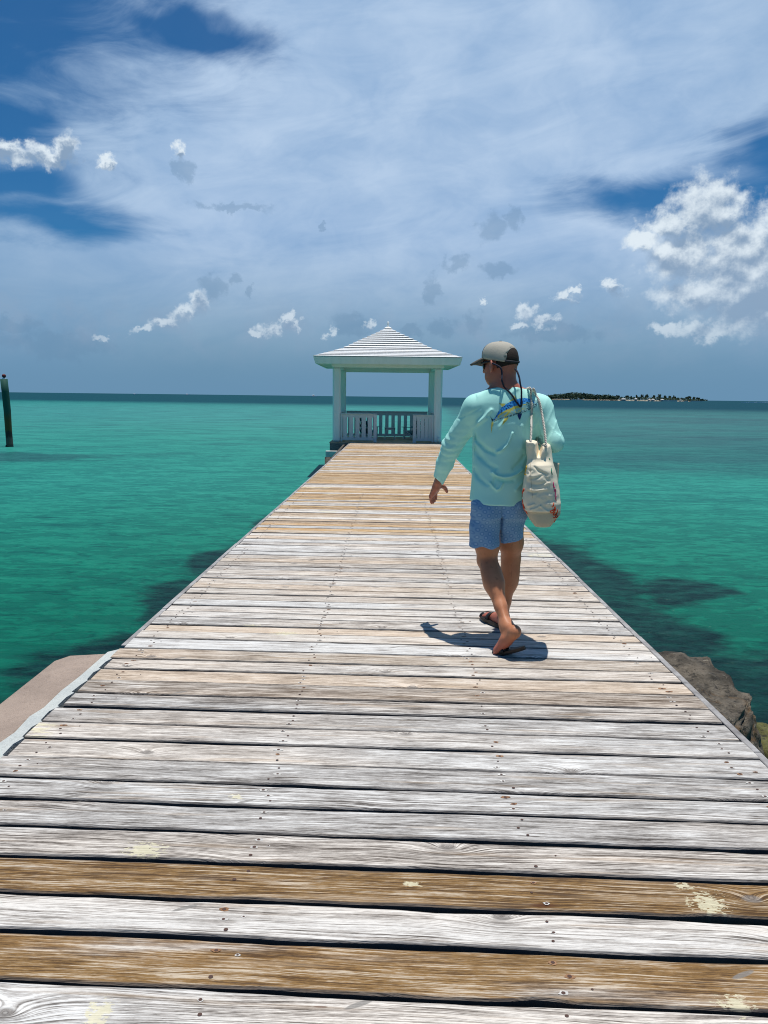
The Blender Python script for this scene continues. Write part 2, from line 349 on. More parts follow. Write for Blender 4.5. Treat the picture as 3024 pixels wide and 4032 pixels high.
def shortsf(N, b):
    o = N.new('ShaderNodeTexCoord').outputs['Object']
    x, y, z = N.xyz(o)
    U = N.m('MULTIPLY', N.m('ADD', x, N.m('MULTIPLY', y, .3)), 44.); V = N.m('MULTIPLY', z, 44.)
    a_ = N.m('ADD', U, V); b_ = N.m('SUBTRACT', U, V)
    fa = N.m('SUBTRACT', N.m('FRACT', N.m('MULTIPLY', a_, .5)), .5); fb = N.m('SUBTRACT', N.m('FRACT', N.m('MULTIPLY', b_, .5)), .5)
    rr = N.v('LENGTH', N.vec(fa, fb, 0.))
    ang = N.m('ARCTAN2', fa, fb)
    pet = N.m('MULTIPLY', N.m('COSINE', N.m('MULTIPLY', ang, 6.)), .035)
    flower = N.ss(N.m('ABSOLUTE', N.m('SUBTRACT', rr, N.m('ADD', .10, pet))), .015, .05, 1, 0)
    halo = N.ss(N.m('ABSOLUTE', N.m('SUBTRACT', rr, .30)), .03, .14, 1, 0)
    n = N.noise(o, 30, 4, .6); n2 = N.noise(o, 200, 3, .6)
    c = N.mix(n, (.13, .27, .46), (.21, .36, .55))
    c = N.mix(N.m('MULTIPLY', halo, .5), c, (.06, .17, .40))
    c = N.mix(N.m('MULTIPLY', flower, .5), c, (.42, .56, .74))
    N.put(b.inputs['Base Color'], c)
    N.put(b.inputs['Normal'], N.bump(N.m('ADD', n2, N.m('MULTIPLY', N.noise(o, 16, 4, .6), 3.)), .35, .006))
M['shorts'] = mat('blue_floral_cloth', rough=.75, fn=shortsf)
M['cap'] = mat('beige_cap_mesh', rough=.8, fn=fabric((.36, .33, .27), (.46, .43, .36), 220, .5))
M['capdark'] = mat('dark_cap_cloth', rough=.8, fn=fabric((.012, .014, .02), (.03, .032, .04), 200, .3))
M['brim'] = mat('charcoal_brim_cloth', rough=.75, fn=fabric((.07, .062, .052), (.12, .11, .09), 120, .4))
M['black'] = mat('black_rubber', (.012, .012, .013), .5)
M['lens'] = mat('dark_lens', (.004, .004, .005), .35, .3)
M['strap'] = mat('navy_cord', rough=.8, fn=fabric((.008, .008, .02), (.02, .022, .045), 300, .4))
M['sole'] = mat('brown_foam_sole', rough=.8, fn=fabric((.04, .028, .02), (.075, .055, .042), 90, .4))
M['canvas'] = mat('cream_canvas', rough=.85, fn=fabric((.74, .64, .47), (.80, .71, .55), 300, .35))
M['canvas_tan'] = mat('tan_canvas', rough=.85, fn=fabric((.50, .42, .29), (.56, .48, .35), 300, .35))
M['rope'] = mat('cotton_rope', rough=.85, fn=fabric((.55, .50, .42), (.68, .63, .55), 300, .4))
for k, c in dict(p_blue=(.02, .20, .62), p_sky=(.08, .42, .75), p_navy=(.012, .03, .12), p_yellow=(.62, .53, .12), p_silver=(.27, .50, .50),
                 p_dark=(.03, .08, .09), red=(.62, .07, .02), pink=(.52, .06, .16), ochre=(.62, .38, .03), green=(.02, .20, .13),
                 leather=(.10, .02, .015)).items():
    M[k] = mat('ink_'+k, c, .7, .2)
def pilef(N, b):
    z = N.xyz(N.new('ShaderNodeNewGeometry').outputs['Position'])[2]
    o = N.new('ShaderNodeTexCoord').outputs['Object']
    n = N.noise(N.v('MULTIPLY', o, (9, 9, 1.2)), 1, 5, .65)
    zz = N.m('ADD', z, N.m('MULTIPLY', N.m('SUBTRACT', n, .5), .5))
    c = N.mix(n, (.012, .085, .06), (.008, .055, .045))
    c = N.mix(N.ss(zz, .1, .7, 1, 0), c, (.085, .062, .018))
    c = N.mix(N.ss(zz, -.45, -.3, .9, 0), c, (.02, .02, .02))
    c = N.mix(N.ss(zz, -.75, -.6, .75, 0), c, (.10, .10, .08))
    N.put(b.inputs['Base Color'], c); N.put(b.inputs['Normal'], N.bump(n, .6, .02))
M['pile'] = mat('green_stained_pile', rough=.75, fn=pilef)
M['red_ball'] = mat('dark_red_ball', (.10, .01, .012), .45)
M['leaf'] = mat('island_foliage', rough=.7, fn=fabric((.018, .048, .030), (.045, .085, .045), .12, .0))
M['bark'] = mat('island_bark', (.10, .08, .06), .8)
M['house'] = mat('white_house_wall', (.46, .46, .44), .7)
M['hroof'] = mat('pale_house_roof', (.55, .57, .56), .6)
M['beach'] = mat('island_sand', rough=.9, fn=fabric((.30, .27, .20), (.42, .39, .32), .05, .0))
M['whitesand'] = mat('white_sand', (.62, .60, .54), .9)
M['foam'] = mat('foam', (.80, .84, .85), .8)
M['boat'] = mat('boat_white', (.78, .78, .78), .4)
M['window'] = mat('boat_window', (.03, .04, .05), .2)

# ============================================================ object helpers
def link(name, me, m=None, parent=None, smooth=False):
    o = bpy.data.objects.new(name, me); COL.objects.link(o)
    if m is not None:
        for q in (m if isinstance(m, (list, tuple)) else [m]): me.materials.append(M[q])
    if parent is not None: o.parent = parent
    if smooth: me.polygons.foreach_set('use_smooth', [True]*len(me.polygons))
    return o
def thing(name, label, cat, loc=(0, 0, 0), rz=0, group=None):
    o = bpy.data.objects.new(name, None); COL.objects.link(o); o.location = loc; o.rotation_euler = (0, 0, rz)
    o['label'] = label; o['category'] = cat; o.empty_display_size = .2
    if group: o['group'] = group
    return o
def tag(o, label, cat, group=None, kind=None):
    o['label'] = label; o['category'] = cat
    if group: o['group'] = group
    if kind: o['kind'] = kind
    return o
class MB:
    """collects simple shaped pieces into one mesh"""
    def __init__(s): s.bm = bmesh.new()
    def box(s, lo, hi, bev=0., rz=0., mi=0, taper=None):
        c = [(lo[i]+hi[i])/2 for i in range(3)]; h = [(hi[i]-lo[i])/2 for i in range(3)]
        return s.obox(c, h, rz, bev, mi)
    def obox(s, c, h, rz=0., bev=0., mi=0, M3=None):
        r = bmesh.ops.create_cube(s.bm, size=2.)
        vs = r['verts']
        for v in vs: v.co = Vector((v.co.x*h[0], v.co.y*h[1], v.co.z*h[2]))
        fs = list({f for v in vs for f in v.link_faces})
        if bev > 0:
            q = bmesh.ops.bevel(s.bm, geom=list({e for v in vs for e in v.link_edges}), offset=bev, segments=1, affect='EDGES')
            vs = list({v for f in q['faces'] for v in f.verts} | {v for v in vs if v.is_valid}); fs = list({f for v in vs for f in v.link_faces})
        R = M3 if M3 is not None else Matrix.Rotation(rz, 3, 'Z')
        for v in vs: v.co = R @ v.co+Vector(c)
        for f in fs: f.material_index = mi
        return vs
    def bar(s, a, b, w, h, mi=0, bev=0.):
        a = Vector(a); b = Vector(b); d = (b-a); L = d.length; y = d.normalized()
        up = Vector((0, 0, 1)) if abs(y.z) < .95 else Vector((0, 1, 0))
        x = y.cross(up).normalized(); z = x.cross(y)
        return s.obox((a+b)/2, (w/2, L/2, h/2), 0, bev, mi, Matrix((x, y, z)).transposed())
    def tube(s, pts, rad, n=8, mi=0, cap=True):
        pts = [Vector(p) for p in pts]; rings = []
        for i, p in enumerate(pts):
            t = (pts[min(i+1, len(pts)-1)]-pts[max(i-1, 0)]).normalized()
            up = Vector((0, 0, 1)) if abs(t.z) < .9 else Vector((1, 0, 0))
            x = t.cross(up).normalized(); y = t.cross(x)
            r = rad[i] if isinstance(rad, (list, tuple, np.ndarray)) else rad
            rings.append([s.bm.verts.new(p+(x*math.cos(k*2*math.pi/n)+y*math.sin(k*2*math.pi/n))*r) for k in range(n)])
        for i in range(len(rings)-1):
            for k in range(n):
                f = s.bm.faces.new((rings[i][k], rings[i][(k+1) % n], rings[i+1][(k+1) % n], rings[i+1][k])); f.material_index = mi; f.smooth = True
        if cap:
            for r in (rings[0][::-1], rings[-1]):
                f = s.bm.faces.new(r); f.material_index = mi
    def prism(s, poly, z0, z1, mi=0):
        a = [s.bm.verts.new((p[0], p[1], z0)) for p in poly]; b = [s.bm.verts.new((p[0], p[1], z1)) for p in poly]
        n = len(poly)
        for f in [s.bm.faces.new(a[::-1]), s.bm.faces.new(b)]+[s.bm.faces.new((a[i], a[(i+1) % n], b[(i+1) % n], b[i])) for i in range(n)]: f.material_index = mi
    def done(s, name, m, parent=None, smooth=False):
        bmesh.ops.recalc_face_normals(s.bm, faces=s.bm.faces)
        me = bpy.data.meshes.new(name); s.bm.to_mesh(me); s.bm.free()
        return link(name, me, m, parent, smooth)
def smooth_path(pts, k=6):
    pts = [np.array(p, float) for p in pts]; P = [pts[0]]+pts+[pts[-1]]; out = []
    for i in range(1, len(P)-2):
        for j in range(k):
            t = j/k; p0, p1, p2, p3 = P[i-1:i+3]
            out.append(.5*((2*p1)+(-p0+p2)*t+(2*p0-5*p1+4*p2-p3)*t*t+(-p0+3*p1-3*p2+p3)*t**3))
    out.append(pts[-1]); return out

# ============================================================ water
WZ = -1.1
def waterf(N, b):
    p = N.new('ShaderNodeNewGeometry').outputs['Position']
    x, y, z = N.xyz(p)
    dist = N.v('LENGTH', N.vec(x, y, 0.))
    wv = N.v('SUBTRACT', N.noise(p, .35, 4, .6, col=True), (.5, .5, .5))
    pw = N.v('ADD', p, N.v('MULTIPLY', wv, (2.2, 2.2, 0)))
    big = N.noise(N.v('MULTIPLY', p, (.035, .07, 0)), 1., 4, .6)
    med = N.noise(N.v('MULTIPLY', p, (.16, .3, 0)), 1., 5, .6)
    near = N.ss(dist, 7., 26.)
    c = N.mix(near, (.002, .140, .088), (.018, .210, .165))
    c = N.mix(N.ss(dist, 30., 110.), c, (.022, .205, .182))
    right = N.ss(N.m('SUBTRACT', x, N.m('MULTIPLY', y, .06)), .5, 5.)                 # the east side lies over seagrass
    grass = N.m('MULTIPLY', right, N.m('MULTIPLY', N.ss(N.m('ADD', y, N.m('MULTIPLY', N.m('SUBTRACT', med, .5), 16.)), 22., 34.), N.ss(N.m('ADD', big, N.m('MULTIPLY', med, .3)), .42, .75, .97, .6)))
    c = N.mix(grass, c, (.014, .085, .092))
    farband = N.ss(N.m('ADD', y, N.m('ADD', N.m('MULTIPLY', N.m('SUBTRACT', big, .5), 60.), N.m('MULTIPLY', x, .25))), 150., 270.)
    c = N.mix(N.m('MULTIPLY', farband, .92), c, (.003, .045, .070))
    stripe = N.m('MULTIPLY', N.ss(med, .52, .68), N.ss(dist, 18., 40., 0, .35))
    c = N.mix(stripe, c, (.010, .075, .085))
    # dark seagrass and rubble patches; left of the pier its shadow is painted in
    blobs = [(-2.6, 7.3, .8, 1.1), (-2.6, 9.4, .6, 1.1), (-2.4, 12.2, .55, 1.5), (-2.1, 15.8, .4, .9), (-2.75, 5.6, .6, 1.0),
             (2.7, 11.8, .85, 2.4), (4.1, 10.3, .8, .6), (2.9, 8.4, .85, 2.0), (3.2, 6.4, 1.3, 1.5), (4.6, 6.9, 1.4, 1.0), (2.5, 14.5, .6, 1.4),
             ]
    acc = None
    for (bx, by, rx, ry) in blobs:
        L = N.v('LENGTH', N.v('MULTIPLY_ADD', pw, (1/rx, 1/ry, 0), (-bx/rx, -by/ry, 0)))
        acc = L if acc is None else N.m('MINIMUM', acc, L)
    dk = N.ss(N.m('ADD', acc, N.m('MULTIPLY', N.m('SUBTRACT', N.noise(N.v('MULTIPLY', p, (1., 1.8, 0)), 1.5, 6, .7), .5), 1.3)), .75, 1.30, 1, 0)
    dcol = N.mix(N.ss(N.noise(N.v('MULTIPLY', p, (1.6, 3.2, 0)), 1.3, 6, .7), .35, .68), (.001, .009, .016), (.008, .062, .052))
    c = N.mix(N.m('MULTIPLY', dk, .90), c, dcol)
    L = N.v('LENGTH', N.v('MULTIPLY_ADD', pw, (1/4.2, 1/2.2, 0), (15.5/4.2, -31/2.2, 0)))  # broken dark streaks of the marker pile's shadow, painted into the water colour
    d2 = N.ss(N.m('ADD', L, N.m('MULTIPLY', N.m('SUBTRACT', N.noise(N.v('MULTIPLY', p, (.8, 2.6, 0)), 1., 5, .7), .5), 2.2)), .6, 1.4, .62, 0)
    c = N.mix(d2, c, (.008, .045, .060))
    # ripples
    q1 = N.v('MULTIPLY', p, (.8, 1.7, 0)); q2 = N.v('MULTIPLY', p, (3.2, 6.5, 0)); q3 = N.v('MULTIPLY', p, (11, 17, 0))
    w1 = N.noise(q1, 1., 3, .55, .8); w2 = N.noise(q2, 1., 3, .6, .6); w3 = N.noise(q3, 1., 2, .5)
    q0 = N.v('MULTIPLY', p, (.22, .5, 0)); w0 = N.noise(q0, 1., 4, .6, .5)
    farw = N.ss(dist, 12., 60.)
    rip = N.m('ADD', N.m('MULTIPLY', w1, .40), N.m('ADD', N.m('MULTIPLY', w2, .40), N.m('MULTIPLY', w3, .10)))
    rip = N.m('ADD', N.m('MULTIPLY', rip, N.m('SUBTRACT', 1., N.m('MULTIPLY', farw, .45))), N.m('MULTIPLY', w0, N.m('MULTIPLY', farw, .45)))
    v1 = N.noise(N.v('MULTIPLY', p, (1.1, 3.4, 0)), 1., 3, .55, 1.3); v2 = N.noise(N.v('MULTIPLY', p, (3.6, 8.5, 0)), 1., 2, .5, 1.0)
    v0 = N.noise(N.v('MULTIPLY', p, (.20, .75, 0)), 1., 4, .6, 1.2)
    near_ = N.ss(dist, 10., 45., 1, .25)
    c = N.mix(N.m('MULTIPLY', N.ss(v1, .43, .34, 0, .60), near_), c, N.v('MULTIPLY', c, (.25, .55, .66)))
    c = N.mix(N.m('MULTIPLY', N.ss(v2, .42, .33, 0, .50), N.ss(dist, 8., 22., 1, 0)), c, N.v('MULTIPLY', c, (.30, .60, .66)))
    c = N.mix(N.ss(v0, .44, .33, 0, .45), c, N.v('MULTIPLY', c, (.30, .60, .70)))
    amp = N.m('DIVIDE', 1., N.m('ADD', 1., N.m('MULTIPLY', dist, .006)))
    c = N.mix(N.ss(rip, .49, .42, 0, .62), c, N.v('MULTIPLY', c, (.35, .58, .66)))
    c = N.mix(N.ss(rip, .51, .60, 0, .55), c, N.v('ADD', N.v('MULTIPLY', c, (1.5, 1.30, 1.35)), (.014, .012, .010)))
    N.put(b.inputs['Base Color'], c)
    bp = N.new('ShaderNodeBump'); N.put(bp.inputs['Height'], rip); bp.inputs['Distance'].default_value = .15
    N.put(bp.inputs['Strength'], N.m('MULTIPLY', amp, .8))
    N.put(b.inputs['Normal'], bp.outputs[0])
    # thin reflecting skin over the coloured body of water
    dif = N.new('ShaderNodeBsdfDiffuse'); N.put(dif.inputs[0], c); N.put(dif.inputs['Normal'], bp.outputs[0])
    gl = N.new('ShaderNodeBsdfGlossy'); gl.inputs['Roughness'].default_value = .32; N.put(gl.inputs['Normal'], bp.outputs[0])
    gl.inputs[0].default_value = (.85, .9, .9, 1)
    fr = N.new('ShaderNodeFresnel'); fr.inputs[0].default_value = 1.33; N.put(fr.inputs['Normal'], bp.outputs[0])
    f = N.m('MINIMUM', N.m('MULTIPLY', fr.outputs[0], .5), N.m('ADD', N.ss(dist, 5., 80., .06, .13), N.ss(dist, 120., 300., 0., -.09)))
    mx = N.new('ShaderNodeMixShader'); N.put(mx.inputs[0], f); N.l.new(dif.outputs[0], mx.inputs[1]); N.l.new(gl.outputs[0], mx.inputs[2])
    tr = N.new('ShaderNodeBsdfTransparent'); tr.inputs[0].default_value = (.45, .80, .72, 1)
    mt = N.new('ShaderNodeMixShader'); N.put(mt.inputs[0], N.ss(dist, 4., 14., .30, 0)); N.l.new(mx.outputs[0], mt.inputs[1]); N.l.new(tr.outputs[0], mt.inputs[2])
    outn = [n for n in N.n if n.type == 'OUTPUT_MATERIAL'][0]
    N.l.new(mt.outputs[0], outn.inputs[0])
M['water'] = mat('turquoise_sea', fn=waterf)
M['seabed'] = mat('seabed_sand', rough=.9, fn=fabric((.10, .26, .16), (.16, .36, .24), .8, .0))
def sheet(name, z, m, xs, ys):
    bm = bmesh.new(); g = [[bm.verts.new((x, y, z)) for x in xs] for y in ys]
    for j in range(len(ys)-1):
        for i in range(len(xs)-1): bm.faces.new((g[j][i], g[j][i+1], g[j+1][i+1], g[j+1][i]))
    me = bpy.data.meshes.new(name); bm.to_mesh(me); bm.free(); o = link(name, me, m); o['kind'] = 'structure'; return o
ax = [-30000, -8000, -2000, -500, -120, -30, 0, 30, 120, 500, 2000, 8000, 30000]
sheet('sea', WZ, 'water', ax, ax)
sheet('seabed', -3.2, 'seabed', [-60, 60], [-60, 60])

# ============================================================ pier
rng = random.Random(7)
pier = thing('pier', 'long weathered whitewashed timber pier with black gaps running out to the gazebo', 'pier')
def xL(Y): return -1.612+.0208*Y if Y > 0 else -1.612
def xR(Y): return 1.555+.0083*Y if Y > 0 else 1.555
YEND = 25.0
def build_deck():
    edges_near = [5.09, 4.956, 4.776, 4.631, 4.476, 4.294, 4.113, 3.955, 3.782, 3.603, 3.438, 3.262, 3.09, 2.917, 2.744, 2.585, 2.418, 2.241, 2.068, 1.899, 1.722][::-1]
    E_ = list(edges_near)
    while E_[-1] < YEND-.1: E_.append(E_[-1]+rng.uniform(.155, .178))
    E_[-1] = YEND
    lo = []
    y = E_[0]
    while y > -2.5: y -= .172; lo.append(y)
    E_ = lo[::-1]+E_
    base = len(lo)
    verts, faces, uvs, att, acr, mids, tna = [], [], [], [], [], [], []
    nails = []
    for i in range(len(E_)-1):
        y0, y1 = E_[i], E_[i+1]; k = i-base
        gap = rng.uniform(.011, .019) if y0 < 8 else rng.uniform(.013, .022)
        if k in (1, 3): gap = .030
        if k == 5: gap = .021
        yc = (y0+y1)/2; hw = (y1-y0-gap)/2
        r = rng.random()
        br = {2: .85, 0: .75}.get(k, rng.choice([.0, .0, .05, .1, .3]) if yc < 9 else rng.choice([0, 0, .1, .2]))
        if k in (-1, 1, 3, 4): br = 0.
        
        tn = 0. if yc < 3.6 else (rng.choice([0, 0, .1, .25, .4]) if yc < 8 else rng.choice([0, .2, .6, .9, 1., 1.]))
        lt = rng.uniform(.25, .8) if k not in (1,) else .85
        if yc > 4.2: lt = rng.uniform(.45, 1.05)
        a0 = xL(yc)+rng.uniform(-.006, .006); b0 = xR(yc)+rng.uniform(-.004, .004)
        if yc < 4.4: a0 += rng.uniform(-.012, .012)
        dz = rng.uniform(-.0025, .0025); tx = rng.uniform(-.002, .002); ty = rng.uniform(-.012, .012)
        ph = rng.random()*50; n = 56 if yc < 9 else 20
        uo, vo = rng.random()*40, i*.61+rng.random()*.2
        amp = .0085 if yc < 9 else .002
        nick = [(rng.uniform(a0, b0), rng.choice([0, 1]), rng.uniform(.03, .09), rng.uniform(.004, .011)) for _ in range(rng.choice([0, 1, 1, 2]))] if yc < 8 else []
        vb = len(verts); cols = []
        for a in range(n+1):
            x = a0+(b0-a0)*a/n
            sk = -.042*x
            e0 = -hw+amp*(mn.noise(Vector((x*2.3, ph, 0)))+.5*mn.noise(Vector((x*9, ph, 3))))
            e1 = hw+amp*(mn.noise(Vector((x*2.3, ph, 9)))+.5*mn.noise(Vector((x*9, ph, 13))))
            for (nx, sd_, nw, nd) in nick:
                g = math.exp(-((x-nx)/nw)**2)*nd
                if sd_: e1 -= g
                else: e0 += g
            zt = dz+tx*x+.0012*mn.noise(Vector((x*1.1, ph, 20)))
            prof = [(e0, -.040), (e0, -.006), (e0+.004, 0.), (e0*.33, .001), (e1*.33, .001), (e1-.004, 0.), (e1, -.006), (e1, -.040)]
            cols.append(prof)
            for (yy, zz) in prof:
                verts.append((x, yc+yy+sk, zt+zz+ty*yy)); uvs.append((x+uo, yy+vo)); att.append((r, br, lt)); tna.append(tn); acr.append((yy-e0)/(e1-e0))
        for a in range(n):
            for q in range(7):
                v0 = vb+a*8+q; faces.append((v0, v0+1, v0+9, v0+8)); mids.append(0)
            faces.append((vb+a*8+7, vb+a*8, vb+a*8+8, vb+a*8+15)); mids.append(0)
        faces.append(tuple(vb+q for q in range(7, -1, -1))); mids.append(0)
        faces.append(tuple(vb+n*8+q for q in range(8))); mids.append(0)
        # nail heads in rows over the joists
        if yc < 12:
            for xn in (xL(yc)+.13, -.45+.01*yc, .46+.01*yc, xR(yc)-.13):
                for t_ in (-.55, 0., .55):
                    if rng.random() < .9: nails.append((xn+rng.uniform(-.022, .022), yc-.042*xn+t_*hw*1.1+rng.uniform(-.006, .006), dz+tx*xn, rng.uniform(.0045, .0068)))
                if rng.random() < .3: nails.append((xn+rng.uniform(.04, .12), yc-.042*xn+rng.uniform(-.5, .5)*hw, dz+tx*xn, .0035))
    rn2 = random.Random(31)
    for (x, y, z, r) in nails:
        z += .0022
        if rn2.random() < .55:                      # bleached or rusty ring in the grain round the nail head
            vb = len(verts); L_ = rn2.uniform(1.6, 3.2); mi_ = rn2.choice([2, 2, 3])
            for k in range(9):
                q_ = rn2.uniform(.75, 1.25); verts.append((x+r*L_*q_*math.cos(k*.698), y+r*1.35*q_*math.sin(k*.698), z)); uvs.append((0, 0)); att.append((0, 0, 0)); tna.append(0.); acr.append(.5)
            faces.append(tuple(vb+k for k in range(9))); mids.append(mi_)
        vb = len(verts); z += .0006
        for k in range(7):
            verts.append((x+r*math.cos(k*.8976), y+r*.9*math.sin(k*.8976), z)); uvs.append((0, 0)); att.append((0, 0, 0)); tna.append(0.); acr.append(.5)
        faces.append(tuple(vb+k for k in range(7))); mids.append(1)
        # iron stain bled into the grain round the nail
    me = bpy.data.meshes.new('deck_boards'); me.from_pydata(verts, [], faces); me.update()
    uvl = me.uv_layers.new(name='UVMap')
    li = np.zeros(len(me.loops), np.int32); me.loops.foreach_get('vertex_index', li)
    uvl.data.foreach_set('uv', np.array(uvs, np.float32)[li].ravel())
    at = me.attributes.new('plank', 'FLOAT_VECTOR', 'POINT'); at.data.foreach_set('vector', np.array(att, np.float32).ravel())
    at = me.attributes.new('tanned', 'FLOAT', 'POINT'); at.data.foreach_set('value', np.array(tna, np.float32))
    at = me.attributes.new('across', 'FLOAT', 'POINT'); at.data.foreach_set('value', np.array(acr, np.float32))
    me.polygons.foreach_set('material_index', np.array(mids, np.int32))
    return link('deck_boards', me, ['deck', 'nail', 'bleach', 'rust'], pier)
build_deck()
def pier_under():
    for side, fx in ((0, xL), (1, xR)):
        b = MB(); ys = np.arange(4.42 if side == 0 else -2.5, 25., .8)
        s = -1 if side == 0 else 1
        for i in range(len(ys)-1):
            x0, x1 = fx(ys[i])+s*.026, fx(ys[i+1])+s*.026
            z = -.003+rng.uniform(-.003, .003)
            a, c = ys[i]+.003, ys[i+1]-.001
            b.bar((x0, a, z-.09), (x1, c, z-.09), .034, .18, bev=.003)
        b.done('edge_board', 'grey_wood', pier)
    for xs in (-1.3, -.45, .46, 1.35):
        b = MB(); b.box((xs-.03, -2.4, -.235), (xs+.03, 24.9, -.042)); b.done('stringer', 'dark_wood', pier)
    for yc in (1.2, 7.2, 13.0, 18.8, 24.35):
        ex = .76 if yc > 24 else .0
        b = MB(); b.box((xL(yc)-ex, yc-.1, -.43), (xR(yc)+ex*.3, yc+.1, -.237), .006); b.done('cap_beam', 'white_wood' if yc > 24 else 'dark_wood', pier)
        for xp in (xL(yc)+.28-ex*1.25, xR(yc)-.28):
            b = MB(); b.tube([(xp, yc, -.432), (xp+.01, yc, -1.5), (xp+.02, yc, -3.4)], [.125, .13, .135], 14)
            b.done('pile', 'dark_wood', pier)
pier_under()

# concrete sea wall at the near left
def wall():
    t = thing('sea_wall', 'pinkish concrete sea wall cap with a pale mortar strip beside the left deck edge', 'sea wall')
    b = MB()
    out = [(-1.855, 3.0), (-1.85, 4.16), (-1.80, 4.25)]
    inner = [PZ(422, 2564), PZ(310, 2661), PZ(240, 2715), PZ(169, 2783), PZ(114, 2817), PZ(55, 2880), PZ(0, 2918)]
    poly = [(-1.87, -2.4), (-1.86, 2.0), *out]+[(p[0], p[1]) for p in inner]+[(-1.655, 2.6), (-1.66, -2.4)]
    b.prism(poly, -3.3, -.012); o = b.done('concrete_cap', 'pink_concrete', t)
    bv = o.modifiers.new('b', 'BEVEL'); bv.width = .012; bv.segments = 2; bv.limit_method = 'ANGLE'
    b = MB(); r = random.Random(3)
    outer = [(-1.655, -2.4), (-1.65, 2.6)]+[(p[0]+.003, p[1]) for p in inner[::-1]]
    inn = []
    y = 4.36
    while y > -2.4:
        x = xL(y)-.006
        inn += [(x-.0, y), (x-.012-r.uniform(0, .01), y-.06), (x-.012-r.uniform(0, .01), y-.16)]
        y -= .172
    # the strip runs between the cap and the ragged board ends
    b.prism(outer+inn, -.35, -.004); b.done('mortar_strip', 'mortar', t)
wall()

